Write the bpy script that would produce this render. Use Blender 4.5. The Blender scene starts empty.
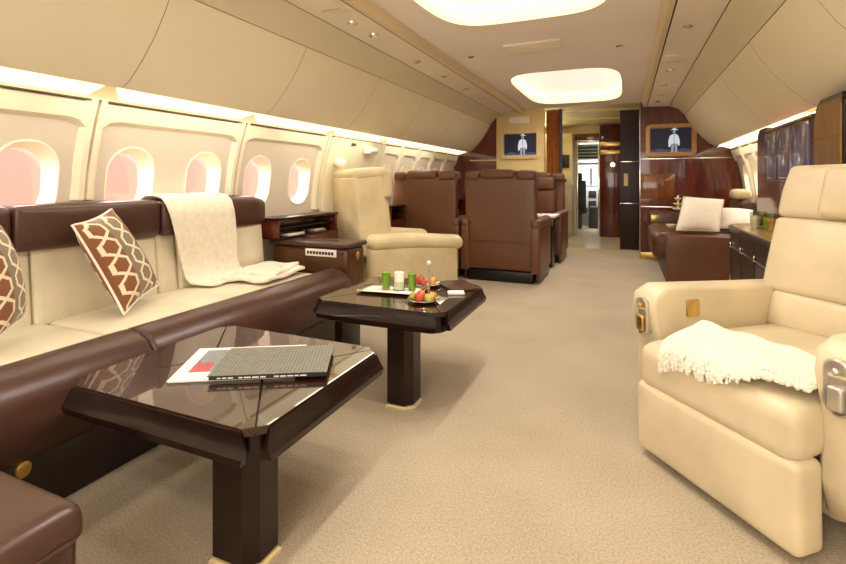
import bpy, bmesh, math, random
from mathutils import Vector, Matrix, noise
random.seed(7)
PI = math.pi
scene = bpy.context.scene
COL = scene.collection
CX = -0.62                     # centre line of the cabin

# ------------------------------------------------------------------ materials
def lin(h):
    h = h.lstrip('#')
    r = []
    for i in (0, 2, 4):
        c = int(h[i:i+2], 16) / 255
        r.append(c / 12.92 if c <= .04045 else ((c + .055) / 1.055) ** 2.4)
    return (r[0], r[1], r[2], 1)

class NT:
    def __init__(s, name):
        s.m = bpy.data.materials.new(name); s.m.use_nodes = True
        s.t = s.m.node_tree; s.n = s.t.nodes; s.l = s.t.links
        s.p = s.n['Principled BSDF']; s.out = s.n['Material Output']
    def new(s, typ, **kw):
        n = s.n.new(typ)
        for k, v in kw.items(): setattr(n, k, v)
        return n
    def math(s, op, a, b=None, c=None):
        n = s.new('ShaderNodeMath', operation=op)
        for i, v in enumerate((a, b, c)):
            if v is None: continue
            if isinstance(v, (int, float)): n.inputs[i].default_value = v
            else: s.l.new(v, n.inputs[i])
        return n.outputs[0]
    def mix(s, f, a, b):
        n = s.new('ShaderNodeMix', data_type='RGBA')
        for sock, v in ((n.inputs[0], f), (n.inputs[6], a), (n.inputs[7], b)):
            if isinstance(v, (int, float, tuple)): sock.default_value = v
            else: s.l.new(v, sock)
        return n.outputs[2]
    def noise(s, scale, detail=3, rough=.5, vec=None, stretch=None):
        n = s.new('ShaderNodeTexNoise'); n.inputs['Scale'].default_value = scale
        n.inputs['Detail'].default_value = detail; n.inputs['Roughness'].default_value = rough
        tc = s.new('ShaderNodeTexCoord')
        v = tc.outputs['Object'] if vec is None else vec
        if stretch:
            mp = s.new('ShaderNodeMapping'); mp.inputs['Scale'].default_value = stretch
            s.l.new(v, mp.inputs[0]); v = mp.outputs[0]
        s.l.new(v, n.inputs['Vector'])
        return n.outputs['Fac']
    def ramp(s, fac, stops):
        r = s.new('ShaderNodeValToRGB')
        while len(r.color_ramp.elements) < len(stops): r.color_ramp.elements.new(.5)
        for e, (p, c) in zip(r.color_ramp.elements, stops): e.position = p; e.color = c
        s.l.new(fac, r.inputs[0]); return r.outputs[0]
    def bump(s, h, strength, dist=.01):
        b = s.new('ShaderNodeBump'); b.inputs['Strength'].default_value = strength
        b.inputs['Distance'].default_value = dist
        s.l.new(h, b.inputs['Height']); s.l.new(b.outputs[0], s.p.inputs['Normal'])
    def set(s, **kw):
        names = dict(color='Base Color', rough='Roughness', metal='Metallic', coat='Coat Weight', coatr='Coat Roughness',
                     spec='Specular IOR Level', sheen='Sheen Weight', emit='Emission Color', es='Emission Strength', trans='Transmission Weight', ior='IOR', alpha='Alpha')
        for k, v in kw.items():
            i = s.p.inputs[names[k]]
            if hasattr(v, 'links') or hasattr(v, 'is_linked'): s.l.new(v, i)
            else: i.default_value = v
        return s

def plain(name, col, rough=.5, var=.06, scale=6, **kw):
    t = NT(name); c = lin(col)
    d = tuple(max(0, x * (1 - var)) for x in c[:3]) + (1,)
    e = tuple(min(1, x * (1 + var)) for x in c[:3]) + (1,)
    t.set(color=t.ramp(t.noise(scale), [(.3, d), (.7, e)]), rough=rough, **kw)
    return t.m

def leather(name, col, rough=.42, bump=.12):
    t = NT(name); c = lin(col)
    d = tuple(x * .86 for x in c[:3]) + (1,); e = tuple(min(1, x * 1.1) for x in c[:3]) + (1,)
    t.set(color=t.ramp(t.noise(4, 4), [(.3, d), (.7, e)]), rough=rough, spec=.45)
    h = t.math('ADD', t.math('MULTIPLY', t.noise(9, 3), 1.0), t.math('MULTIPLY', t.noise(160, 2), .12))
    t.bump(h, bump, .02)
    return t.m

def emis(name, col, s):
    t = NT(name); c = lin(col)
    t.set(color=c, emit=t.ramp(t.noise(2), [(0, tuple(x*.97 for x in c[:3])+(1,)), (1, c)]), es=s, rough=.6)
    return t.m

def gloss_wood(name, dark, light, rough=.06, stretch=(1, 1, 12), coat=1.0, scale=3.0):
    t = NT(name)
    f = t.noise(scale, 6, .6, stretch=stretch)
    t.set(color=t.ramp(f, [(.3, lin(dark)), (.72, lin(light))]), rough=rough + .25, coat=coat, coatr=rough, spec=.2)
    return t.m

M = {}
M['cream'] = leather('cream_leather', '#d8c89e')
M['cream2'] = leather('cream_leather_pale', '#d2c3a1')
M['sofa_cream'] = leather('sofa_cream_leather', '#ded3b9', .5)
M['brown'] = leather('brown_leather', '#54321f', .36)
M['brown_sofa'] = leather('dark_brown_leather', '#472d22', .33)
M['tan_brown'] = leather('chestnut_leather', '#66412b', .36)
M['side_brown'] = plain('console_brown', '#4a2a12', .3, .1)
M['black'] = plain('black_plinth', '#0b0807', .4)
M['sofa_base'] = plain('sofa_base_brown', '#1d100b', .45)
M['dark_gloss'] = gloss_wood('dark_lacquer', '#160a06', '#23110b', .05, (3, 1, 1), .3)
M['tabletop'] = gloss_wood('table_lacquer', '#26130b', '#371d12', .02, (2, 1, 1), .9)
M['wood_red'] = gloss_wood('red_wood_veneer', '#3d1006', '#6b2a10', .05, (6, 6, 1))
M['return_wood'] = gloss_wood('dark_return_veneer', '#1c0b06', '#34150b', .15, (5, 5, 1), .12)
M['wood_mid'] = gloss_wood('chestnut_veneer', '#5a2c10', '#8a5022', .08, (8, 8, 1))
M['wood_honey'] = gloss_wood('honey_veneer', '#b98a4d', '#d9b070', .12, (1, 8, 1))
M['wall'] = plain('wall_panel', '#ebe1c6', .5, .02, 2)
M['wall_rec'] = plain('wall_recess', '#d8cbba', .5, .02, 2)
M['upper'] = plain('upper_panel', '#ece3c8', .5, .02, 2)
M['upper2'] = plain('upper_soffit', '#e0d7bd', .5, .02, 2)
M['psu'] = plain('service_panel', '#ebe0cf', .5, .02, 2)
M['ceil'] = plain('ceiling_paint', '#f3eae2', .55, .015, 2)
M['rail'] = plain('ceiling_rail', '#dac9a8', .45, .02, 2)
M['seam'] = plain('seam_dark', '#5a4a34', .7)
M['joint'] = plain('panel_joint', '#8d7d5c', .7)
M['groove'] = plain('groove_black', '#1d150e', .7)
M['reveal'] = plain('window_reveal', '#faf3dc', .45, .02)
M['foot'] = plain('pale_brass_foot', '#d8c494', .35, .05)
M['gold'] = plain('brushed_gold', '#d2b06c', .28, .1, 20, metal=1.0)
M['goldframe'] = plain('screen_frame_gold', '#b98f55', .4, .05)
M['creamframe'] = plain('screen_frame_cream', '#d9c08a', .4, .05)
M['chrome'] = plain('chrome', '#dcdcd8', .12, .03, 10, metal=1.0)
M['nickel'] = plain('satin_nickel', '#cfc8bc', .38, .05, 10, metal=.85)
M['white'] = plain('white_plastic', '#ece6da', .4, .03)
M['linen'] = plain('white_linen', '#ece4d6', .8, .04, 20)
M['darkgray'] = plain('dark_grey', '#2a2725', .5)
M['grey'] = plain('flight_deck_grey', '#c2c2ba', .5, .1)
M['galley_cream'] = plain('galley_cream', '#dfcf9a', .4, .03)
M['galley_grey'] = plain('galley_grey', '#b6a78f', .4, .03)
M['curtain'] = plain('brown_curtain', '#b87238', .75, .2, 8)
M['bulk_cream'] = plain('bulkhead_cream', '#d8c388', .6, .03)
M['strip'] = emis('light_strip', '#fff1c8', 1.12)
M['cove'] = emis('cove_glow', '#fbe3d6', .72)
M['coveled'] = emis('cove_led', '#ffe3ac', .95)
M['lampglow'] = emis('lamp_glow', '#fff3d8', 8)
M['screen'] = emis('screen_navy', '#10131f', .9)
M['figure'] = emis('screen_white', '#aeb9c6', .7)
M['figure2'] = emis('screen_blue', '#313a5c', .7)
M['figure3'] = emis('screen_grey', '#77828f', .7)
M['daylight'] = emis('bright_cockpit_glass', '#eef2f4', 1.6)

def carpet():
    t = NT('carpet')
    f = t.noise(130, 3, .6); g = t.noise(2.2, 2)
    h = t.math('ADD', t.math('MULTIPLY', f, .75), t.math('MULTIPLY', g, .25))
    t.set(color=t.ramp(h, [(.3, lin('#96866d')), (.7, lin('#c8b99e'))]), rough=.95, spec=.1, sheen=.2)
    t.bump(f, .55, .012)
    return t.m
M['carpet'] = carpet()
M['vinyl'] = plain('vestibule_floor', '#b9a98c', .25, .05)

def knit():
    t = NT('throw_wool')
    w = t.new('ShaderNodeTexWave'); w.inputs['Scale'].default_value = 60; w.inputs['Distortion'].default_value = .6
    tc = t.new('ShaderNodeTexCoord'); t.l.new(tc.outputs['Object'], w.inputs['Vector'])
    t.set(color=t.ramp(t.noise(30), [(.3, lin('#e4d9c2')), (.7, lin('#f0e8d6'))]), rough=.9, sheen=.3, spec=.2)
    t.bump(w.outputs['Fac'], .25, .004)
    return t.m
M['throw'] = knit()

def trellis():
    # interlaced ogee lattice in cream over rust and taupe, from the cushion's own UVs
    t = NT('trellis_fabric')
    uv = t.new('ShaderNodeUVMap')
    sp = t.new('ShaderNodeSeparateXYZ'); t.l.new(uv.outputs[0], sp.inputs[0])
    u = t.math('MULTIPLY', sp.outputs[0], 2.4); v = t.math('MULTIPLY', sp.outputs[1], 2.3)
    tri = t.math('SUBTRACT', t.math('MULTIPLY', t.math('ABSOLUTE', t.math('SUBTRACT', t.math('FRACT', v), .5)), 4.0), 1.0)
    s = t.math('MINIMUM', t.math('MAXIMUM', t.math('MULTIPLY', tri, 1.7), -1.0), 1.0)
    steep = t.math('LESS_THAN', t.math('ABSOLUTE', s), .96)
    def band(sign, ph, w, amp):
        p = t.math('FRACT', t.math('ADD', t.math('ADD', u, t.math('MULTIPLY', s, amp * sign)), ph))
        return t.math('LESS_THAN', t.math('ABSOLUTE', t.math('SUBTRACT', p, .5)), t.math('MULTIPLY_ADD', steep, w * .55, w))
    line = t.math('MAXIMUM', band(1, 0, .062, .32), band(-1, 0, .062, .32))
    hx = t.math('LESS_THAN', t.math('ABSOLUTE', t.math('SUBTRACT', t.math('FRACT', t.math('ADD', v, .5)), .5)), .045)
    col = t.math('GREATER_THAN', t.math('FRACT', t.math('ADD', t.math('MULTIPLY', u, .5), .12)), .55)
    base = t.mix(col, lin('#7b4a26'), lin('#7d7058'))
    t.set(color=t.mix(line, base, lin('#e4d3b2')), rough=.8, sheen=.2)
    t.bump(t.math('ADD', line, t.math('MULTIPLY', t.noise(200), .4)), .4, .004)
    return t.m
M['trellis'] = trellis()

def glass(name, tint='#ffffff', gl=.12):
    t = NT(name)
    tr = t.new('ShaderNodeBsdfTransparent'); tr.inputs[0].default_value = lin(tint)
    g = t.new('ShaderNodeBsdfGlossy'); g.inputs['Roughness'].default_value = .03
    fr = t.new('ShaderNodeLayerWeight'); fr.inputs[0].default_value = .5
    f4 = t.math('POWER', fr.outputs['Facing'], 4.0)
    nz = t.math('ADD', t.math('MULTIPLY', t.noise(3), .02), t.math('MULTIPLY_ADD', f4, .35, .03))
    mx = t.new('ShaderNodeMixShader'); t.l.new(nz, mx.inputs[0]); t.l.new(tr.outputs[0], mx.inputs[1]); t.l.new(g.outputs[0], mx.inputs[2])
    t.l.new(mx.outputs[0], t.out.inputs[0])
    return t.m
M['pane'] = glass('cabin_pane', '#fff0ea')
M['tumbler'] = glass('tumbler_glass', '#f0f4ee')
M['blueglass'] = gloss_wood('smoked_blue_glass', '#332c4e', '#8078a4', .03, (1, 14, .3))  # pale vertical streaks in the colour stand in for reflections
M['tanpanel'] = gloss_wood('bronze_panel', '#6a4a26', '#8a6434', .2, (1, 3, 1), .3)
M['green'] = plain('green_drink', '#8fb52a', .2, .08)
M['amber'] = plain('amber_drink', '#cf9a3a', .2, .08)
M['milk'] = plain('pale_candle', '#f0e8cf', .5, .03)
M['red'] = plain('red_fruit', '#b5452c', .4, .2, 30)
M['orange'] = plain('orange_fruit', '#cf8a35', .4, .2, 30)
M['lime'] = plain('green_fruit', '#a9a845', .4, .2, 30)

def magcover():
    t = NT('magazine_cover')
    uv = t.new('ShaderNodeUVMap')
    sp = t.new('ShaderNodeSeparateXYZ'); t.l.new(uv.outputs[0], sp.inputs[0])
    x, y = sp.outputs[0], sp.outputs[1]
    def inside(a, lo, hi):
        return t.math('MULTIPLY', t.math('GREATER_THAN', a, lo), t.math('LESS_THAN', a, hi))
    art = t.math('MULTIPLY', inside(x, .10, .9), inside(y, .22, .92))
    red = t.math('MULTIPLY', inside(x, .10, .26), inside(y, .22, .5))
    n = t.noise(14, 5, .7, vec=uv.outputs[0])
    a = t.ramp(n, [(.38, lin('#3d4247')), (.5, lin('#8d9496')), (.62, lin('#4c5256'))])
    c = t.mix(art, lin('#f1ece4'), a); c = t.mix(red, c, lin('#b23440'))
    t.set(color=c, rough=.3)
    return t.m
M['mag'] = magcover()
def bookcover():
    t = NT('reptile_cover')
    v = t.new('ShaderNodeTexBrick'); uv = t.new('ShaderNodeUVMap')
    t.l.new(uv.outputs[0], v.inputs['Vector']); v.inputs['Scale'].default_value = 8
    v.inputs['Color1'].default_value = lin('#7d827e'); v.inputs['Color2'].default_value = lin('#969280')
    v.inputs['Mortar'].default_value = lin('#23251f'); v.inputs['Mortar Size'].default_value = .035
    t.set(color=v.outputs[0], rough=.4, coat=.1, coatr=.15, spec=.3); t.bump(v.outputs['Fac'], .3, .002)
    return t.m
M['book'] = bookcover()

# ------------------------------------------------------------------ mesh helpers
def root_loc(o):
    p = Vector((0, 0, 0))
    while o is not None: p += o.location; o = o.parent
    return p

class B:
    """collects shapes for ONE mesh"""
    def __init__(s): s.bm = bmesh.new(); s.uv = None
    def rb(s, c, h, r=.02, n=4, nr=3, bulge=(0, 0, 0), T=None, fn=None):
        """rounded box, centre c, half sizes h, edge radius r, face bulge per axis"""
        c = Vector(c); r = min(r, min(h) * .999)
        ax = []
        for k in range(3):
            a = [-h[k] + r * (1 - math.cos(i / nr * PI / 2)) for i in range(nr)]
            inner = [-(h[k] - r) + 2 * (h[k] - r) * i / n for i in range(n + 1)] if h[k] - r > 1e-5 else [0]
            ax.append(a + inner + [-v for v in reversed(a)])
        cache = {}
        def vert(p):
            key = tuple(round(v, 6) for v in p)
            if key in cache: return cache[key]
            q = Vector([max(-(h[k] - r), min(h[k] - r, p[k])) for k in range(3)])
            d = Vector(p) - q
            if d.length > 1e-9: d = d.normalized() * r
            w = q + d
            t = [w[k] / h[k] for k in range(3)]
            for k in range(3):
                if bulge[k]:
                    o = [t[j] for j in range(3) if j != k]
                    w[k] += bulge[k] * t[k] * max(0, 1 - o[0] ** 2) * max(0, 1 - o[1] ** 2)
            if fn: w = fn(w)
            if T is not None: w = T @ w
            cache[key] = s.bm.verts.new(w + c)
            return cache[key]
        for k in range(3):
            i, j = [m for m in range(3) if m != k]
            for sg in (-1, 1):
                for a in range(len(ax[i]) - 1):
                    for b in range(len(ax[j]) - 1):
                        ps = []
                        for (x, y) in ((a, b), (a + 1, b), (a + 1, b + 1), (a, b + 1)):
                            p = [0, 0, 0]; p[k] = sg * h[k]; p[i] = ax[i][x]; p[j] = ax[j][y]
                            ps.append(vert(p))
                        ps = list(dict.fromkeys(ps))
                        if len(ps) > 2:
                            try: s.bm.faces.new(ps)
                            except ValueError: pass
        return s
    def box(s, lo, hi, r=.003):
        c = [(a + b) / 2 for a, b in zip(lo, hi)]; h = [abs(b - a) / 2 for a, b in zip(lo, hi)]
        return s.rb(c, h, r, 1, 2)
    def faces(s, vs, fs):
        v = [s.bm.verts.new(p) for p in vs]
        for f in fs:
            try: s.bm.faces.new([v[i] for i in f])
            except ValueError: pass
        return s
    def rings(s, rings, closed=True, cap=True):
        """loft a list of equal length vertex rings"""
        R = [[s.bm.verts.new(p) for p in r] for r in rings]
        n = len(R[0])
        for a, b in zip(R, R[1:]):
            for i in range(n if closed else n - 1):
                j = (i + 1) % n
                try: s.bm.faces.new((a[i], a[j], b[j], b[i]))
                except ValueError: pass
        if cap and closed:
            for r in (R[0], R[-1]):
                try: s.bm.faces.new(r)
                except ValueError: pass
        return s
    def prism(s, pts, axis, a, b):
        """polygon pts in the two other axes (in axis order), extruded from a to b"""
        def mk(p, t):
            q = list(p); q.insert(axis, t); return q
        return s.rings([[mk(p, a) for p in pts], [mk(p, b) for p in pts]])
    def lathe(s, prof, c=(0, 0, 0), n=20, axis=2):
        rings = []
        for r, z in prof:
            ring = []
            for i in range(n):
                t = 2 * PI * i / n
                p = [r * math.cos(t), r * math.sin(t)]; p.insert(axis, z)
                ring.append(Vector(c) + Vector(p))
            rings.append(ring)
        return s.rings(rings)
    def tube(s, pts, r, n=8, closed=False):
        pts = [Vector(p) for p in pts]; rings = []
        for i, p in enumerate(pts):
            a = pts[max(i - 1, 0)]; b = pts[min(i + 1, len(pts) - 1)]
            d = (b - a).normalized()
            up = Vector((0, 0, 1)) if abs(d.z) < .9 else Vector((1, 0, 0))
            x = d.cross(up).normalized(); y = d.cross(x)
            rr = r(i / (len(pts) - 1)) if callable(r) else r
            rings.append([p + (x * math.cos(2 * PI * k / n) + y * math.sin(2 * PI * k / n)) * rr for k in range(n)])
        return s.rings(rings)
    def ball(s, c, r, sc=(1, 1, 1), n=14):
        prof = [(max(1e-4, r * math.sin(PI * i / 8)), -r * math.cos(PI * i / 8)) for i in range(9)]
        b = len(s.bm.verts); s.lathe(prof, (0, 0, 0), n)
        s.bm.verts.ensure_lookup_table()
        for v in s.bm.verts[b:]: v.co = Vector((v.co.x * sc[0], v.co.y * sc[1], v.co.z * sc[2])) + Vector(c)
        return s
    def xf(s, T):
        for v in s.bm.verts: v.co = T @ v.co
        return s
    def build(s, name, mat, parent=None, world=True, smooth=38, kind=None):
        bmesh.ops.remove_doubles(s.bm, verts=s.bm.verts, dist=1e-5)
        bmesh.ops.recalc_face_normals(s.bm, faces=s.bm.faces)
        if parent is not None and world:
            o = root_loc(parent)
            for v in s.bm.verts: v.co -= o
        me = bpy.data.meshes.new(name); s.bm.to_mesh(me); s.bm.free()
        ms = mat if isinstance(mat, (list, tuple)) else [mat]
        for m in ms: me.materials.append(M[m] if isinstance(m, str) else m)
        if smooth:
            for p in me.polygons: p.use_smooth = True
            me.set_sharp_from_angle(angle=math.radians(smooth))
        ob = bpy.data.objects.new(name, me); COL.objects.link(ob)
        if parent is not None: ob.parent = parent
        if kind: ob['kind'] = kind
        return ob

def tag(o, label, cat, group=None):
    o['label'] = label; o['category'] = cat
    if group: o['group'] = group
    return o
def thing(name, label, cat, loc=(0, 0, 0), rz=0, group=None):
    o = bpy.data.objects.new(name, None); COL.objects.link(o)
    o.location = loc; o.rotation_euler = (0, 0, rz); o.empty_display_size = .1
    return tag(o, label, cat, group)
def struct_empty(name, loc=(0, 0, 0)):
    o = bpy.data.objects.new(name, None); COL.objects.link(o); o.location = loc; o['kind'] = 'structure'; return o
def single(b, name, mat, label, cat, base, group=None, **kw):
    """a thing that is one mesh, its origin moved to its base"""
    for v in b.bm.verts: v.co -= Vector(base)
    o = b.build(name, mat, **kw); o.location = base
    return tag(o, label, cat, group)
def dup(root, loc, rz=None, label=None, group=None):
    r = root.copy(); COL.objects.link(r); r.location = loc
    if rz is not None: r.rotation_euler = (0, 0, rz)
    if label: r['label'] = label
    if group: r['group'] = group
    for ch in list(root.children):
        c = ch.copy(); COL.objects.link(c); c.parent = r
        for g in list(ch.children):
            d = g.copy(); COL.objects.link(d); d.parent = c
    return r
def rrect(w, h, r, n=8):
    """rounded rectangle outline, counter-clockwise"""
    pts = []
    for cx, cy, a0 in ((w - r, h - r, 0), (-w + r, h - r, 90), (-w + r, -h + r, 180), (w - r, -h + r, 270)):
        for i in range(n + 1):
            a = math.radians(a0 + 90 * i / n); pts.append((cx + r * math.cos(a), cy + r * math.sin(a)))
    return pts

# ------------------------------------------------------------------ the cabin shell
Y0, Y1 = -2.2, 7.36
def xl(z): return -2.655 + (z - .85) ** 2 / 3.4
def xr(z): return 2 * CX - xl(z)
ZW0, ZW1 = .70, 1.51
WZ, WH, WW, WR = 1.095, .192, .138, .132
left_wins = [1.338, 1.86, 2.375, 2.89, 3.405, 4.99, 5.505, 6.02, 6.535]
right_wins = [4.99, 5.505, 6.02, 6.535, 7.05]
PITCH = .515
def cell(b, xf, yc, y0, y1):
    """wall cell between y0..y1 and ZW0..ZW1 with a rounded window hole"""
    hole = [(yc + p[0], WZ + p[1]) for p in rrect(WW, WH, WR, 8)]
    n = len(hole); outer = []
    for (y, z) in hole:
        dy, dz = y - yc, z - WZ
        cand = []
        if dy > 1e-6: cand.append((y1 - yc) / dy)
        if dy < -1e-6: cand.append((y0 - yc) / dy)
        if dz > 1e-6: cand.append((ZW1 - WZ) / dz)
        if dz < -1e-6: cand.append((ZW0 - WZ) / dz)
        t = min(cand); outer.append((yc + dy * t, WZ + dz * t))
    # snap nearest points to the corners
    for cy in (y0, y1):
        for cz in (ZW0, ZW1):
            k = min(range(n), key=lambda i: (outer[i][0] - cy) ** 2 + (outer[i][1] - cz) ** 2); outer[k] = (cy, cz)
    rings = []
    for i in range(7):
        t = i / 6
        rings.append([(xf(o[1] * (1 - t) + h[1] * t), o[0] * (1 - t) + h[0] * t, o[1] * (1 - t) + h[1] * t) for o, h in zip(outer, hole)])
    b.rings(rings, cap=False)
def sweep_wall(b, xf, z0, z1, y0, y1, nz=10):
    ra = [[(xf(z0 + (z1 - z0) * i / nz), y, z0 + (z1 - z0) * i / nz) for i in range(nz + 1)] for y in (y0, y1)]
    b.rings(ra, closed=False)
def side_wall(name, xf, wins):
    b = B(); sweep_wall(b, xf, 0, ZW0, Y0, Y1)
    y = Y0
    for w in wins:
        a, c = w - PITCH / 2, w + PITCH / 2
        if a > y + 1e-4: sweep_wall(b, xf, ZW0, ZW1, y, a)
        cell(b, xf, w, a, c); y = c
    if y < Y1: sweep_wall(b, xf, ZW0, ZW1, y, Y1)
    return b.build(name, 'wall_rec', smooth=30, kind='structure')
side_wall('wall_left', xl, left_wins)
side_wall('wall_right', xr, right_wins)

def make_window(idx, xf, sg, yc):
    t = struct_empty('window_%d' % idx, (xf(WZ), yc, WZ))
    b = B(); rings = []
    for off, s, lip in ((.004, 1.06, 0), (-.004, 1.045, 0), (-.004, 1.0, 0), (.012, .975, 0), (.085, .87, 0), (.10, .85, 0)):
        rings.append([(xf(WZ + p[1] * s) + sg * off, yc + p[0] * s, WZ + p[1] * s) for p in rrect(WW, WH, WR, 8)])
    b.rings(rings, cap=False); b.build('window_frame', 'reveal', t)
    b = B(); s = .85
    ring = [(xf(WZ) + sg * .10, yc + p[0] * s, WZ + p[1] * s) for p in rrect(WW, WH, WR, 8)]
    b.rings([ring, [(p[0] + sg * .006, p[1], p[2]) for p in ring]]); b.build('pane', 'pane', t)
i = 1
for w in left_wins: make_window(i, xl, -1, w); i += 1
for w in right_wins: make_window(i, xr, 1, w); i += 1

def sweep_y(b, prof, y0, y1):
    b.rings([[(p[0], y, p[1]) for p in prof] for y in (y0, y1)])
trim_no = [0]
def trim(b, mat, smooth=38):
    trim_no[0] += 1
    return b.build('trim_%d' % trim_no[0], mat, smooth=smooth, kind='structure')
def post(xf, sg, yc, w=.055, z0=.62, z1=1.52, groove=True):
    b = B()
    for (a, c) in ((yc - w, yc - .008), (yc + .008, yc + w)):
        rings = []
        for k in range(13):
            z = z0 + (z1 - z0) * k / 12; x = xf(z); f = .03
            sl = .018 if a < yc else 0; sr = .018 if c > yc else 0
            rings.append([(x, a - sl * .4, z), (x - sg * f, a + sl, z), (x - sg * f, c - sr, z), (x, c + sr * .4, z)])
        b.rings(rings)
    trim(b, 'wall', 20)
def band(xf, sg, y0, y1):
    """raised head band over a pair of windows, lower corners eased"""
    b = B(); rings = []
    zt = 1.50
    for k in range(21):
        t = k / 20; y = y0 + (y1 - y0) * t
        e = min(t, 1 - t) * (y1 - y0)
        drop = .05 * max(0, 1 - e / .09) ** 2
        zb = 1.415 - drop
        rings.append([(xf(zb - .012), y, zb - .012), (xf(zb) - sg * .03, y, zb + .006), (xf(zt) - sg * .03, y, zt), (xf(zt), y, zt)])
    b.rings(rings); trim(b, 'wall', 40)
def sill(xf, sg, y0, y1):
    b = B(); sweep_y(b, [(xf(.70), .70), (xf(.72) - sg * .022, .72), (xf(.79) - sg * .022, .79), (xf(.80), .80)], y0, y1); trim(b, 'wall', 40)
for yb in (1.0875, 2.1175, 3.1475): pass
lposts = [.572, 1.6025, 2.6325, 3.6625]
for y in lposts: post(xl, -1, y, z0=1.0 if y < 2.8 else .84)
for a, c in ((-2.2, .55), (.60, 1.57), (1.63, 2.60), (2.66, 3.63)): band(xl, -1, a, c)
lposts2 = [4.74, 5.247, 5.762, 6.277, 6.79]
for y in lposts2: post(xl, -1, y, .045)
for a, c in zip(lposts2, lposts2[1:] + [7.36]): band(xl, -1, a + .04, c - .04)
rposts = [4.735, 5.247, 5.762, 6.277, 6.79]
for y in rposts: post(xr, 1, y, .045)
for a, c in zip(rposts, rposts[1:] + [7.36]): band(xr, 1, a + .04, c - .04)
# flat service panel between the window groups
b = B(); rings = []
for k in range(13):
    z = .62 + .89 * k / 12
    rings.append([(xl(z), 3.73, z), (xl(z) + .03, 3.74, z), (xl(z) + .03, 4.68, z), (xl(z), 4.69, z)])
b.rings(rings); trim(b, 'wall', 20)

# upper side panels, soffit, service channel, rail and ceiling (left then mirrored right)
UP = [(-2.33, 1.565), (-2.27, 1.60), (-2.18, 1.69), (-2.09, 1.80), (-2.02, 1.91), (-1.975, 2.0)]
def mir(p): return (2 * CX - p[0], p[1])
def shell(name, prof, mat, t=.02, segs=None, mirror=False, down=(0, 1)):
    b = B()
    for a, c in (segs or [(Y0, Y1)]):
        pr = [mir(p) for p in prof] if mirror else prof
        b.rings([[(p[0], y, p[1]) for p in pr] for y in (a, c)], closed=False)
    return b.build(name, mat, smooth=50, kind='structure')
panel_edges = [-2.2, .57, 1.60, 2.63, 3.66, 4.69, 5.72, 6.75, 7.36]
segs = [(a + .0018, c - .0018) for a, c in zip(panel_edges, panel_edges[1:])]
for mr, nm in ((False, 'left'), (True, 'right')):
    o = shell('trim_%d' % (60 + mr), UP, 'upper', segs=segs, mirror=mr)
    shell('trim_%d' % (62 + mr), [(-1.972, 2.003), (-1.90, 2.085), (-1.79, 2.128)], 'upper2', mirror=mr)
    shell('trim_%d' % (64 + mr), [(-1.784, 2.130), (-1.515, 2.142)], 'psu', mirror=mr)
    shell('trim_%d' % (66 + mr), [(-1.505, 2.142), (-1.47, 2.144), (-1.455, 2.165), (-1.44, 2.205)], 'rail', mirror=mr)
    # dark backing behind the joints and the ledge over the windows
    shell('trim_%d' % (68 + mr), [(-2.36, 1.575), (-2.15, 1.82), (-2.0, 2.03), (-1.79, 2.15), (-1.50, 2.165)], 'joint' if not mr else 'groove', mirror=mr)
    shell('trim_%d' % (70 + mr), [(-2.53, 1.51), (-2.50, 1.512), (-2.50, 1.519), (-2.56, 1.522)], 'seam', mirror=mr)
    shell('trim_%d' % (72 + mr), [(-2.57, 1.525), (-2.57, 1.64), (-2.30, 1.66)], 'wall', mirror=mr)

# ceiling with two recessed glowing wells
ZC = 2.205
def well_outline(yc, hx, hy, n=64, e=4.6):
    pts = []
    for i in range(n):
        t = 2 * PI * i / n; c, s = math.cos(t), math.sin(t)
        pts.append((CX + hx * math.copysign(abs(c) ** (2 / e), c), yc + hy * math.copysign(abs(s) ** (2 / e), s)))
    return pts
wells = [(2.22, .575, 1.06), (5.95, .575, 1.04), (-1.0, .575, 1.0)]
b = B()
def ceil_cell(b, yc, hx, hy, y0, y1):
    hole = well_outline(yc, hx, hy); n = len(hole); x0, x1 = -1.445, 2 * CX + 1.445; outer = []
    for (x, y) in hole:
        dx, dy = x - CX, y - yc; cand = []
        if dx > 1e-6: cand.append((x1 - CX) / dx)
        if dx < -1e-6: cand.append((x0 - CX) / dx)
        if dy > 1e-6: cand.append((y1 - yc) / dy)
        if dy < -1e-6: cand.append((y0 - yc) / dy)
        t = min(cand); outer.append((CX + dx * t, yc + dy * t))
    for cx in (x0, x1):
        for cy in (y0, y1):
            k = min(range(n), key=lambda i: (outer[i][0] - cx) ** 2 + (outer[i][1] - cy) ** 2); outer[k] = (cx, cy)
    b.rings([[(p[0], p[1], ZC) for p in r] for r in (outer, hole)], cap=False)
ceil_cell(b, -1.0, .575, 1.0, Y0, .6)
ceil_cell(b, 2.22, .575, 1.06, .6, 4.1)
ceil_cell(b, 5.95, .575, 1.04, 4.1, Y1)
b.build('ceiling', 'ceil', smooth=20, kind='structure')
wl = ['oval glowing ceiling well over the near tables, cut by the photo top', 'rounded glowing ceiling well nearest the forward bulkheads', 'rounded glowing ceiling well behind the camera']
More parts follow.
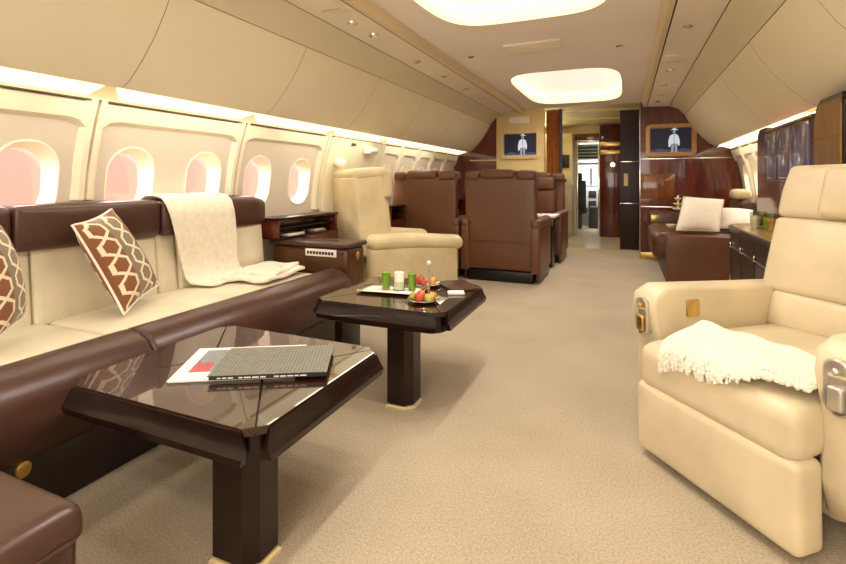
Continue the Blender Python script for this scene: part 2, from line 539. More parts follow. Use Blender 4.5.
for (yc, hx, hy), lb in zip(wells, wl):
    t = thing('ceiling_light_well', lb, 'ceiling light', (CX, yc, ZC), 0, 'glowing ceiling wells')
    o = well_outline(yc, hx, hy); 
    def sc(k, z, d=0): return [(CX + (p[0] - CX) * k, yc + (p[1] - yc) * (1 - (1 - k) * hx / hy), z) for p in o]
    if yc < 0:  # unseen glowing well added behind the camera
        for k in ('label', 'category', 'group'): del t[k]
        t['kind'] = 'structure'; t.name = 'trim_80'
    b = B(); b.rings([sc(1.0, ZC), sc(1.0, ZC + .035), sc(1.10, ZC + .05), sc(1.10, ZC + .12)], cap=False); b.build('rim', 'coveled', t)
    b = B(); b.rings([sc(1.10, ZC + .12), sc(.9, ZC + .15), sc(.6, ZC + .165), sc(.05, ZC + .17)], cap=True); b.build('glow_panel', 'cove', t)

# floor
b = B(); b.faces([(-2.6, Y0, 0), (1.4, Y0, 0), (1.4, 8.2, 0), (-2.6, 8.2, 0)], [(0, 1, 2, 3)]); b.build('floor', 'carpet', kind='structure')
b = B(); b.faces([(-2.6, 8.2, -.001), (1.4, 8.2, -.001), (1.4, 12.8, -.001), (-2.6, 12.8, -.001)], [(0, 1, 2, 3)]); b.build('floor_vestibule', 'vinyl', kind='structure')
b = B(); b.faces([(-3, Y0, 0), (2, Y0, 0), (2, Y0, 2.3), (-3, Y0, 2.3)], [(0, 1, 2, 3)]); b.build('wall_back', 'upper', kind='structure')

# cove light strips
def strips(segs, mirror, labels):
    for (a, c), lb in zip(segs, labels):
        pr = [(-2.497, 1.532), (-2.36, 1.568), (-2.36, 1.60), (-2.52, 1.60)]
        if mirror: pr = [mir(p) for p in pr]
        b = B(); sweep_y(b, pr, a, c)
        single(b, 'cove_light', 'strip', lb, 'light', ((pr[0][0] + pr[1][0]) / 2, (a + c) / 2, 1.55), 'cove lights above the ' + ('right' if mirror else 'left') + ' windows', smooth=0)
strips([(.66, 1.535), (1.70, 2.56), (2.73, 3.58), (3.76, 4.60), (4.82, 5.64), (5.80, 6.66), (6.82, 7.34)], False,
       ['glowing cove strip above the nearest left window beside the photo edge', 'glowing cove strip above the second and third left windows, over the sofa',
        'glowing cove strip above the two left windows before the beige chair', 'glowing cove strip above the white service panel behind the beige chair',
        'glowing cove strip on left wall just past the service panel', 'glowing cove strip on left wall above the window-side club chair, second from the bulkhead', 'short glowing cove strip on left wall against the bulkhead'])
strips([(4.30, 5.20), (5.28, 6.22), (6.30, 7.30)], True,
       ['glowing cove strip on right wall beside the tall glass cabinet', 'glowing cove strip on right wall above the divan window', 'glowing cove strip on right wall against the wooden bulkhead'])

# ------------------------------------------------------------------ bulkheads and vestibule
def inner_x(z, left):
    """x of the cabin lining at height z"""
    pts = [(xl(zz), zz) for zz in (0, .3, .6, .9, 1.2, 1.5)] + UP + [(-1.90, 2.085), (-1.79, 2.128), (-1.44, 2.2)]
    for p, q in zip(pts, pts[1:]):
        if p[1] <= z <= q[1]:
            x = p[0] + (q[0] - p[0]) * (z - p[1]) / max(1e-6, q[1] - p[1]); break
    else: x = -1.44
    return x if left else 2 * CX - x
zs = [0, .3, .6, .9, 1.2, 1.5, 1.57, 1.69, 1.8, 1.91, 2.0, 2.085, 2.128, 2.2]
b = B(); pl = [(inner_x(z, True) - .05, z) for z in zs if z < 2.09]
b.prism(pl + [(-1.86, 2.15), (-1.86, 0)], 1, Y1, Y1 + .05); b.build('wall_front_left', 'wood_red', smooth=0, kind='structure')
b = B(); b.box((-1.88, Y1 - .02, 0), (-1.14, Y1 + .06, 2.24), .008); b.build('wall_front_screen', 'bulk_cream', kind='structure')
b = B(); pr = [(inner_x(z, False) + .05, z) for z in zs]
b.prism(pr + [(.18, 2.26), (.18, 0)], 1, Y1, Y1 + .05); b.build('wall_front_right', 'wood_red', smooth=0, kind='structure')
# diagonal return panel of the right bulkhead
b = B(); b.box((-.09, 8.30, 0), (.24, 8.35, 2.24), .003); b.box((.185, Y1 + .04, 0), (.24, 8.31, 2.24), .003); b.build('wall_return', 'return_wood', smooth=0, kind='structure')
# chrome strips
for z in (1.41, .74):
    b = B(); b.box((.19, Y1 - .008, z - .008), (1.33, Y1 + .002, z + .008), .002); trim(b, 'chrome')
    b = B(); b.box((-.088, 8.292, z - .008), (.19, 8.302, z + .008), .002); trim(b, 'chrome')
b = B(); b.box((.175, Y1 - .012, 0), (.187, Y1 + .004, 2.2), .002); trim(b, 'chrome')
b = B(); b.box((.19, Y1 - .012, .85), (.62, Y1 + .001, 1.20), .003); trim(b, 'wood_mid')
b = B(); b.box((-2.32, Y1 - .01, 1.42), (-1.89, Y1 + .002, 1.44), .002); trim(b, 'creamframe')
# bulkhead foot glow strip / kick plate
b = B(); b.box((.19, Y1 - .006, 0), (1.3, Y1 + .002, .10), .002); trim(b, 'gold')

def tv(name, lb, x0, x1, z0, z1, frame):
    y = Y1 - .02 if x1 < 0 else Y1
    t = thing(name, lb, 'screen', ((x0 + x1) / 2, y, z0), 0, 'bulkhead screens')
    cx, cz, hw, hh = (x0 + x1) / 2, (z0 + z1) / 2, (x1 - x0) / 2, (z1 - z0) / 2
    b = B(); o = rrect(hw, hh, .07, 6); i = rrect(hw - .05, hh - .05, .012, 6); i2 = rrect(hw - .06, hh - .06, .012, 6)
    b.rings([[(cx + p[0], y - d, cz + p[1]) for p in r] for r, d in ((o, 0), (o, .025), (i, .035), (i2, .012))], cap=False); b.build('bezel', frame, t)
    b = B(); b.box((cx - hw + .05, y - .014, cz - hh + .05), (cx + hw - .05, y - .004, cz + hh - .05), .002)
    s = b.build('display', 'screen', t)
    # the standing figure on the screen: hat, head, white suit, legs
    yy = y - .0165
    def poly(pts): return [(cx + hw * .12 + p[0] * hh, yy, cz + p[1] * hh) for p in pts]
    shapes = [('figure', [(-.05, .62), (.24, .60), (.23, .64), (.13, .66), (.10, .76), (-.04, .76), (-.07, .66), (-.20, .61)]),
              ('skin', [(-.05, .60), (.10, .60), (.10, .48), (.05, .40), (-.01, .40), (-.05, .48)]),
              ('figure', [(-.04, .38), (.00, .36), (.02, -.22), (-.12, -.24), (-.22, -.44), (-.29, -.40), (-.30, -.05), (-.22, .26)]),
              ('figure', [(.03, .36), (.10, .38), (.25, .26), (.33, -.06), (.31, -.34), (.24, -.34), (.19, -.22), (.04, -.22)]),
              ('trousers', [(-.13, -.25), (.005, -.23), (-.02, -.74), (-.15, -.72)]), ('trousers', [(.03, -.23), (.19, -.23), (.20, -.74), (.07, -.74)])]
    for nm, pts in shapes:
        b = B(); b.faces(poly(pts), [tuple(range(len(pts)))]); b.build('figure_' + nm.replace('figure', 'coat'), {'figure': 'figure', 'skin': 'figure3', 'trousers': 'figure3'}[nm], s, smooth=0)
    b = B(); pts = [(-1.45, -.74), (1.2, -.74), (1.2, -.50), (.9, -.58), (.5, -.52), (.2, -.62), (-.4, -.60), (-.8, -.50), (-1.1, -.62), (-1.45, -.56)]
    b.faces([(p[0], p[1] + .001, p[2]) for p in poly(pts)], [tuple(range(len(pts)))])
    b.build('screen_backdrop', 'figure2', s, smooth=0)
tv('wall_screen', 'screen in a cream frame on the pale bulkhead, showing a figure in white', -1.81, -1.20, 1.44, 1.885, 'creamframe')
tv('wall_screen', 'screen in a tan gold frame on the dark wood bulkhead, showing a figure in white', .255, .875, 1.44, 1.885, 'goldframe')
b = B(); b.box((-1.68, Y1 - .05, 1.985), (-1.36, Y1 - .018, 2.09), .01)
single(b, 'lit_exit_sign', 'white', 'blank pale sign box above the screen on the cream bulkhead', 'sign', (-1.52, Y1 - .02, 1.985))

# curtain tied at the left of the opening
t = thing('curtain', 'gathered brown curtain beside the cream bulkhead opening', 'curtain', (-1.03, Y1 + .16, 0))
b = B(); rows = []
for k in range(13):
    z = .02 + 2.16 * k / 12; row = []
    for i in range(41):
        f = i / 40; wv = math.sin(f * 2 * PI * 5.5 + .4 * math.sin(k)) * .035
        row.append((-1.13 + .20 * f, Y1 + .16 + wv, z))
    rows.append(row)
b.rings(rows, closed=False); b.build('fabric', 'curtain', t)
b = B(); b.tube([(-1.16, Y1 + .16, 2.19), (-.86, Y1 + .16, 2.19)], .012); b.build('track', 'chrome', t)
b = B(); b.prism([(-.93, Y1 + .10), (-.93, Y1 + .25), (-.905, Y1 + .25), (-.905, Y1 + .10)], 2, 0, 2.2); trim(b, 'darkgray', 0)

# vestibule ceiling with shallow arched bands, side walls, far wall
b = B(); rings = []
for k, y in enumerate((Y1 + .05, 8.3, 8.32, 9.2, 9.22, 10.25)):
    z0 = 2.22 - .03 * (k // 2)
    rings.append([(-1.9 + 2.5 * i / 16, y, z0 + .07 * math.sin(PI * i / 16)) for i in range(17)])
b.rings(rings, closed=False); b.build('ceiling_vestibule', 'galley_cream', smooth=20, kind='structure')
YF = 10.2
b = B(); b.faces([(-1.9, Y1 + .05, 0), (-1.9, YF, 0), (-1.9, YF, 2.3), (-1.9, Y1 + .05, 2.3)], [(0, 1, 2, 3)]); b.build('wall_vestibule_left', 'galley_cream', smooth=0, kind='structure')
b = B(); b.faces([(-.05, 8.34, 0), (-.05, YF, 0), (-.05, YF, 2.3), (-.05, 8.34, 2.3)], [(0, 1, 2, 3)]); b.build('wall_vestibule_right', 'wood_red', smooth=0, kind='structure')
DX0, DX1, DZ = -.905, -.52, 1.90
b = B(); b.box((-1.9, YF, 0), (DX0, YF + .06, 2.3), .003); b.box((DX1, YF, 0), (-.05, YF + .06, 2.3), .003); b.box((DX0, YF, DZ), (DX1, YF + .06, 2.3), .003)
b.build('wall_front', 'galley_cream', smooth=0, kind='structure')
b = B(); b.box((DX0 - .03, YF - .02, 0), (DX0, YF + .08, DZ + .03)); b.box((DX1, YF - .02, 0), (DX1 + .03, YF + .08, DZ + .03)); b.box((DX0, YF - .02, DZ), (DX1, YF + .08, DZ + .03))
o = b.build('door_1', 'chrome', kind='structure')
b = B(); b.box((DX0 - .06, YF - .03, DZ + .03), (DX1 + .02, YF, DZ + .16), .004); trim(b, 'wood_mid')
# galley unit left of the flight deck door
t = thing('galley_unit', 'cream and grey galley unit left of the flight deck doorway', 'galley', (-1.2, 9.95, 0))
b = B(); b.box((-1.6, 9.75, .02), (-.98, YF - .03, 1.0), .006); b.build('lower_cabinet', 'galley_grey', t)
b = B(); b.box((-1.6, 9.75, 1.0), (-.98, YF - .03, 1.28), .006); b.build('counter_front', 'galley_cream', t)
b = B(); b.box((-1.6, 9.80, 1.28), (-.98, YF - .03, 2.05), .006); up = b.build('upper_cabinet', 'galley_cream', t)
b = B(); b.box((-1.35, 9.785, 1.36), (-1.03, 9.80, 1.62), .004); b.build('oven_window', 'darkgray', up)
b = B(); b.box((-1.12, 9.735, 1.08), (-1.08, 9.75, 1.14), .004); b.build('latch', 'darkgray', t)
# dark partition right of the door
t = thing('wood_closet', 'dark red glossy closet with golden bands right of the flight deck doorway', 'closet', (-.27, 10.08, 0))
b = B(); b.box((-.475, 10.0, 0), (-.085, YF - .03, 2.2), .006); b.build('carcass', 'wood_red', t)
for z in (1.78, 1.62): 
    b = B(); b.box((-.47, 9.985, z), (-.09, 10.002, z + .085), .006); b.build('gold_band', 'gold', t)
b = B(); b.lathe([(.001, 0), (.045, 0), (.05, .02), (.03, .05), (.001, .055)], (-.24, 9.975, 1.42), 16, 1); b.build('porthole_knob', 'chrome', t)
# flight deck beyond the doorway
b = B(); b.faces([(-1.6, 12.6, 0), (.2, 12.6, 0), (.2, 12.6, 2.2), (-1.6, 12.6, 2.2)], [(0, 1, 2, 3)])
b.faces([(-1.6, YF + .06, 2.0), (.2, YF + .06, 2.0), (.2, 12.6, 1.95), (-1.6, 12.6, 1.95)], [(0, 1, 2, 3)])
b.faces([(-1.6, YF + .06, 0), (-1.6, 12.6, 0), (-1.6, 12.6, 2.1), (-1.6, YF + .06, 2.1)], [(0, 1, 2, 3)])
b.faces([(.2, YF + .06, 0), (.2, 12.6, 0), (.2, 12.6, 2.1), (.2, YF + .06, 2.1)], [(0, 1, 2, 3)])
b.build('wall_flight_deck', 'grey', smooth=0, kind='structure')
t = thing('instrument_panel', 'grey instrument panel and windscreen seen through the flight deck doorway', 'instrument panel', (-.75, 12.3, 0))
b = B(); b.box((-1.5, 12.2, .3), (.1, 12.5, .95), .02); b.build('panel', 'grey', t)
b = B(); b.box((-1.5, 12.52, 1.0), (.1, 12.56, 1.50), .01); b.build('windscreen', 'daylight', t)
b = B(); b.box((-1.5, 12.1, 1.50), (.1, 12.5, 1.56), .02); b.box((-.82, 12.48, 1.0), (-.78, 12.54, 1.42), .004); b.build('windscreen_post', 'darkgray', t)
for i in range(3):
    for k in range(2):
        b = B(); b.box((-1.1 + i * .26, 12.19, .45 + k * .24), (-.92 + i * .26, 12.205, .62 + k * .24), .004); b.build('display', 'darkgray', t)
t = thing('overhead_panel', 'grey overhead switch panel seen high in the flight deck doorway', 'control panel', (-.75, 11.2, 1.55))
b = B(); b.box((-1.1, 11.0, 1.58), (-.4, 11.6, 1.90), .02); b.build('housing', 'grey', t)
b = B()
b.bm.free()
for k in range(4):
    b = B(); b.box((-1.04, 10.99, 1.60 + k * .07), (-.45, 11.002, 1.635 + k * .07), .003); b.build('switch_row', 'darkgray', t)
t = thing('pilot_seat', 'black pilot seat seen through the flight deck doorway', 'seat', (-1.02, 11.6, 0))
b = B(); b.rb((-1.02, 11.6, .42), (.20, .22, .07), .05); b.build('seat', 'black', t)
b = B(); b.rb((-1.02, 11.36, .78), (.19, .06, .34), .05); b.build('backrest', 'black', t)
b = B(); b.rb((-1.02, 11.35, 1.20), (.11, .05, .09), .04); b.build('headrest', 'black', t)
b = B(); b.box((-1.10, 11.5, 0), (-.94, 11.7, .36), .02); b.build('pedestal', 'darkgray', t)
b = B(); b.box((-.80, 11.7, 0), (-.58, 12.18, .50), .02); single(b, 'centre_pedestal', 'darkgray', 'dark centre console beyond the black pilot seat', 'console', (-.69, 11.95, 0))
# small metal switch plate on the return panel
b = B(); b.rb((.0, 8.294, 1.12), (.032, .008, .10), .006, 1, 2)
single(b, 'switch_plate', 'creamframe', 'narrow pale switch plate on the dark panel beside the opening', 'switch', (.0, 8.30, 1.02))

# ------------------------------------------------------------------ ceiling fittings
b = B(); b.box((-.92, 3.80, 2.19), (-.47, 4.08, 2.206), .006)
t = thing('air_vent', 'flat rectangular air vent on the ceiling between the two glowing wells', 'vent', (-.695, 3.94, 2.2))
b.build('vent_plate', 'psu', t)
b = B()
for k in range(5): b.box((-.90, 3.83 + k * .05, 2.186), (-.49, 3.842 + k * .05, 2.192), .001)
b.build('slat', 'upper2', t)
def downlight(x, y, z, lb, r=.028):
    t = thing('downlight', lb, 'light', (x, y, z), 0, 'small recessed ceiling lights')
    b = B(); b.lathe([(r * .62, -.004), (r, -.008), (r * 1.2, -.004), (r * 1.15, .004)], (x, y, z), 20); b.build('ring', 'chrome', t)
    b = B(); b.lathe([(.001, -.0035), (r * .66, -.0035), (r * .66, 0), (.001, 0)], (x, y, z), 20); b.build('lens', 'lampglow', t)
for x, y, z, lb in [(-1.658, 3.75, 2.131, 'small downlight in the left service channel, nearer of two'), (-1.65, 4.39, 2.131, 'small downlight in the left service channel, farther of two'),
                    (-1.264, 4.04, 2.204, 'small ceiling downlight left of the air vent'), (-.045, 4.19, 2.204, 'small ceiling downlight right of the air vent'),
                    (.381, 3.61, 2.131, 'bright downlight in the right service channel nearest the camera'), (-1.528, 6.95, 2.131, 'warm downlight at the far end of left channel by cream bulkhead'),
                    (.377, 6.85, 2.131, 'warm downlight at the far end of right channel by wood bulkhead')]:
    downlight(x, y, z, lb)
def air_nozzle(x, y, z, lb):
    t = thing('air_nozzle', lb, 'air nozzle', (x, y, z), 0, 'round air nozzles in the service channels')
    b = B(); b.lathe([(.036, 0), (.034, -.008), (.026, -.006), (.022, .002)], (x, y, z), 20); b.build('ring', 'chrome', t)
    b = B(); b.ball((x, y, z), .021, (1, 1, .7)); b.build('ball', 'psu', t)
for x, y, lb in [(-1.65, 2.68, 'round air nozzle in left service channel nearest the camera'), (-1.643, 2.96, 'second round air nozzle in the left service channel'),
                 (-1.65, 5.1, 'air nozzle in left service channel past the downlights'), (-1.65, 5.7, 'air nozzle in left service channel near the far group'),
                 (.377, 4.98, 'nearest of three air nozzles in the right service channel'), (.377, 5.73, 'middle of three air nozzles in the right service channel'), (.376, 6.38, 'farthest of three air nozzles in the right service channel')]:
    air_nozzle(x, y, 2.137, lb)
def hatch(x, y, w, l, lb):
    t = thing('service_hatch', lb, 'hatch', (x, y, 2.137), 0, 'service channel hatches')
    b = B(); b.rb((x, y, 2.138), (w, l, .006), .004, 1, 2); b.build('hatch_cover', 'psu', t)
    b = B(); b.box((x - w * .7, y + l * .45, 2.128), (x + w * .7, y + l * .55, 2.134), .001); b.build('latch', 'rail', t)
hatch(-1.64, 2.33, .085, .17, 'flat hatch in the left service channel above the sofa')
hatch(-1.64, 5.38, .085, .14, 'flat hatch in the left service channel above the brown chairs')
hatch(.38, 4.55, .085, .14, 'flat hatch in the right service channel')

# ------------------------------------------------------------------ sofa
SY0, SY1 = -.15, 2.83
t = thing('sofa', 'long cream sofa with dark brown leather top band and front roll, under the left windows', 'sofa', (-2.2, 1.3, 0))
b = B(); b.box((-2.42, SY0, 0), (-1.785, SY1 + .05, .2), .01); b.build('base', 'sofa_base', t)
def roll(y0, y1, name):
    prof = [(-2.0, .40), (-1.985, .445), (-1.955, .472), (-1.905, .485), (-1.85, .48), (-1.80, .455), (-1.765, .415), (-1.745, .36), (-1.745, .30), (-1.765, .23), (-1.80, .17), (-1.86, .14), (-2.0, .14)]
    c = (-1.88, .31); rings = []
    for y, k in ((y0, .90), (y0 + .008, .96), (y0 + .022, 1.0), (y1 - .022, 1.0), (y1 - .008, .96), (y1, .90)):
        rings.append([(c[0] + (p[0] - c[0]) * k, y, c[1] + (p[1] - c[1]) * k) for p in prof])
    b = B(); b.rings(rings); return b.build(name, 'brown_sofa', t, smooth=60)
roll(SY0, 1.352, 'front_roll'); roll(1.352, SY1 + .02, 'front_roll')
def wrinkle(w): return w
for y0, y1 in ((SY0, 1.352), (1.352, SY1)):
    b = B(); b.rb((-2.255, (y0 + y1) / 2, .34), (.295, (y1 - y0) / 2 - .002, .10), .03, 6, 3, (0, 0, .018)); b.build('seat_cushion', 'sofa_cream', t)
lean = Matrix.Rotation(math.radians(-5), 3, 'Y')
for y0, y1, big in ((SY0, .42, 1), (.42, 1.16, 1), (1.16, 1.30, 0), (1.30, 1.93, 1), (1.93, 2.07, 0), (2.07, SY1 - .02, 1)):
    b = B(); b.rb((-2.56, (y0 + y1) / 2, .615), (.065 - .008 * (1 - big), (y1 - y0) / 2 - .001, .20), .028, 5, 3, (.016 * big, 0, 0), T=lean); b.build('back_cushion', 'sofa_cream', t)
for y0, y1 in ((SY0, .42), (.42, 1.21), (1.21, 1.935), (1.935, 2.10), (2.10, SY1)):
    last = y1 == SY1
    def fn(w, last=last, hy=(y1 - y0) / 2):
        if last and w.y > hy - .12:
            w = w.copy(); k = (w.y - hy + .12) / .12
            if w.z > 0: w.z -= .05 * k * k
            w.x -= .03 * k * k
        return w
    b = B(); b.rb((-2.55, (y0 + y1) / 2, .885), (.085, (y1 - y0) / 2 - .001, .105), .035, 6, 3, (.014, 0, .006), fn=fn); b.build('back_band', 'brown_sofa', t)
b = B(); b.lathe([(.001, .008), (.022, .008), (.030, .006), (.034, 0), (.033, -.004)], (0, 0, 0), 24, 0)
b.xf(Matrix.Translation((-1.785, .90, .172)) @ Matrix.Diagonal((1, .72, .85, 1))); b.build('badge', 'gold', t)

def pillow_from(cs, bulge, name, mat, lb, cat='cushion', group=None, piping=None, pinch=.06, n=16):
    TL, TR, BR, BL = [Vector(c) for c in cs]
    nrm = ((BR - BL).cross(TL - BL)).normalized()
    b = B(); base = BL.lerp(BR, .5)
    uvs = {}
    def pt(u, v, sg):
        # pulled-in edges between the corners
        uu = u + pinch * (0.5 - u) * (1 - (2 * v - 1) ** 2) * 1.0; vv = v + pinch * (0.5 - v) * (1 - (2 * u - 1) ** 2)
        p = (BL * (1 - uu) + BR * uu) * (1 - vv) + (TL * (1 - uu) + TR * uu) * vv
        hgt = max(0, (1 - abs(2 * u - 1) ** 2.6)) ** .55 * max(0, (1 - abs(2 * v - 1) ** 2.6)) ** .55
        return p + nrm * sg * bulge * hgt
    grid = {}
    for sg in (1, -1):
        for i in range(n + 1):
            for j in range(n + 1):
                edge = i in (0, n) or j in (0, n)
                key = (i, j, 0 if edge else sg)
                if key not in grid:
                    grid[key] = b.bm.verts.new(pt(i / n, j / n, sg)); uvs[grid[key]] = (i / n, j / n)
    lay = b.bm.loops.layers.uv.new('UVMap')
    for sg in (1, -1):
        for i in range(n):
            for j in range(n):
                vs = []
                for a, c in ((i, j), (i + 1, j), (i + 1, j + 1), (i, j + 1)):
                    edge = a in (0, n) or c in (0, n); vs.append(grid[(a, c, 0 if edge else sg)])
                f = b.bm.faces.new(vs)
                for l in f.loops: l[lay].uv = uvs[l.vert]
    if piping is None:
        return single(b, name, mat, lb, cat, base, group, smooth=80)
    t = thing(name, lb, cat, base, 0, group)
    b.build('cover', mat, t, smooth=80)
    p = B(); loop = [pt(i / n, 0, 1) for i in range(n)] + [pt(1, i / n, 1) for i in range(n)] + [pt(1 - i / n, 1, 1) for i in range(n)] + [pt(0, 1 - i / n, 1) for i in range(n + 1)]
    p.tube(loop, .010 if piping == 'darkgray' else .006, 6); p.build('piping', piping, t)
    return t
c1 = [(-2.36, 1.385, .895), (-2.44, 1.62, .955), (-2.36, 1.83, .53), (-2.19, 1.515, .468)]
pillow_from(c1, .075, 'throw_pillow', 'trellis', 'brown and cream trellis cushion standing on the sofa left of the white throw', 'cushion', 'trellis cushions on the sofa', 'linen')
c2 = [(-2.22, .92, .90), (-2.40, 1.118, .935), (-2.28, 1.15, .537), (-2.10, .952, .50)]
pillow_from(c2, .075, 'throw_pillow', 'trellis', 'brown and cream trellis cushion cut off by the left photo edge', 'cushion', 'trellis cushions on the sofa', 'linen')

# white throw over the back and onto the seat
def sheet(b, path, w0, w1, th=.008, n=10, skew=0, wav=.004):
    """path: list of (x, z, yshift, halfwidth) around a centre y"""
    top = []; 
    for k, (x, z, yc, hw) in enumerate(path):
        row = []
        for i in range(n + 1):
            f = i / n * 2 - 1
            row.append(Vector((x + wav * math.sin(i * 1.7 + k * .6), yc + hw * f, z + wav * math.cos(i * 2.3 + k))))
        top.append(row)
    # close into a thin slab by loft of ring around each row
    rings = []
    for k, row in enumerate(top):
        a = top[max(k - 1, 0)]; c = top[min(k + 1, len(top) - 1)]
        ring = list(row); low = []
        for i, p in enumerate(row):
            d = (c[i] - a[i]); nrm = Vector((d.z, 0, -d.x)); nrm = nrm.normalized() if nrm.length > 1e-6 else Vector((0, 0, -1))
            low.append(p - nrm * th)
        rings.append(ring + low[::-1])
    b.rings(rings)
t = thing('throw_blanket', 'white woven throw hung over the sofa back and folded onto the seat end', 'throw', (-2.4, 2.3, .46))
b = B()
path = [(-2.652, .90, 2.17, .24), (-2.645, .985, 2.17, .245), (-2.60, 1.010, 2.17, .245), (-2.54, 1.012, 2.175, .245), (-2.475, 1.002, 2.18, .245), (-2.442, .965, 2.185, .245), (-2.432, .90, 2.20, .24),
        (-2.436, .82, 2.22, .235), (-2.445, .74, 2.24, .23), (-2.458, .66, 2.26, .225), (-2.468, .58, 2.28, .22), (-2.46, .51, 2.30, .22), (-2.43, .477, 2.31, .22), (-2.36, .468, 2.32, .22), (-2.28, .467, 2.33, .22)]
sheet(b, path[::-1], 0, 0, -.010); b.build('drape', 'throw', t, smooth=70)
for dz, c, sx, sy, rz in ((.482, (-2.23, 2.52), .17, .24, .15), (.502, (-2.25, 2.57), .15, .20, .3)):
    b = B(); b.rb((0, 0, 0), (sx, sy, .012), .011, 8, 2, (0, 0, .008), fn=lambda w: w + Vector((0, 0, .006 * math.sin(w.x * 30 + w.y * 18)))); b.xf(Matrix.Translation((c[0], c[1], dz)) @ Matrix.Rotation(rz, 4, 'Z')); b.build('folded_end', 'throw', t, smooth=70)
b = B(); b.ball((-2.135, 2.56, .522), .010, (1, 1, .5)); b.build('yellow_tassel', plain('yellow_tuft', '#c9a21f', .7), t)

# side console closing the sofa, with control panel
t = thing('side_console', 'dark brown leather console at the far end of the sofa with a row of buttons', 'console', (-2.2, 3.05, 0))
b = B(); b.rb((-2.17, 3.03, .38), (.345, .125, .235), .035, 3, 4); b.build('body', 'side_brown', t)
b = B(); b.rb((-2.17, 3.03, .632), (.355, .14, .018), .014, 3, 3); b.build('top', 'brown_sofa', t)
b = B(); b.box((-2.52, 2.95, 0), (-1.93, 3.12, .16), .01); b.build('plinth', 'black', t)
b = B(); b.box((-2.19, 2.898, .548), (-1.92, 2.910, .602), .004); cp = b.build('control_panel', 'white', t)
b = B()
for k in range(9): b.box((-2.172 + k * .0265, 2.893, .563), (-2.153 + k * .0265, 2.900, .585), .002)
b.build('buttons', 'darkgray', cp)
b = B(); b.box((-2.30, 2.99, .646), (-1.98, 3.04, .653), .002); b.build('slot', 'groove', t)
b = B(); b.lathe([(.001, .008), (.02, .008), (.028, 0), (.026, -.004)], (0, 0, 0), 20, 0); b.xf(Matrix.Translation((-1.823, 3.04, .55)) @ Matrix.Diagonal((1, .8, 1.1, 1))); b.build('badge', 'gold', t)

# low wood ledge along the wall behind the console
def ledge(y0, y1, lb, zt=.82, ylow=None):
    ylow = ylow or y0; zs_ = zt - .152
    t = thing('wall_ledge', lb, 'cabinet', (-2.5, (y0 + y1) / 2, 0), 0, 'low wooden side ledges')
    b = B(); b.box((-2.60, y0, zt - .022), (-2.40, y1, zt), .005); b.build('top', 'dark_gloss', t)
    b = B(); b.box((-2.60, y0 + .01, zs_), (-2.585, y1 - .01, zt - .022), .002); b.build('back_panel', 'wood_red', t)
    for a, c in ((y1 - .035, y1 - .005), (y0 + .005, y0 + .02)):
        b = B(); b.box((-2.585, a, zs_), (-2.405, c, zt - .022), .003); b.build('side_panel', 'wood_red', t)
    b = B(); b.box((-2.60, y0, zs_ - .012), (-2.40, y1, zs_), .003); b.build('shelf', 'dark_gloss', t)
    b = B(); b.box((-2.585, y0 + .02, zt - .088), (-2.42, y1 - .035, zt - .078), .002); b.build('middle_shelf', 'dark_gloss', t)
    b = B(); b.box((-2.47, ylow, .08), (-2.40, y1, zs_ - .012), .006); b.build('front_panel', 'wood_red', t)
    b = B(); b.box((-2.435, ylow + .02, 0), (-2.405, y1 - .02, .08), .003); b.build('plinth', 'black', t)
    return t
ledge(2.86, 3.66, 'low dark wood ledge with open shelves between the sofa end and beige chair', ylow=3.19)
ledge(4.72, 7.30, 'long low dark wood ledge along left wall behind the brown club chairs')
for y, z, w, mt, m2, lb in ((3.10, .668, .20, 'linen', 'nickel', 'pale magazine lying on the open ledge shelf behind the console'), (3.42, .668, .16, 'nickel', 'linen', 'silver grey magazine on the open ledge shelf nearest the beige chair')):
    t = thing('magazine', lb, 'magazine', (-2.49, y, z))
    b = B(); b.rb((-2.49, y, z + .009), (.068, w / 2, .009), .004, 1, 2); b.build('pages', mt, t)
    b = B(); b.box((-2.55, y - w * .45, z + .018), (-2.43, y + w * .45, z + .020), .0005); b.build('cover', m2, t)

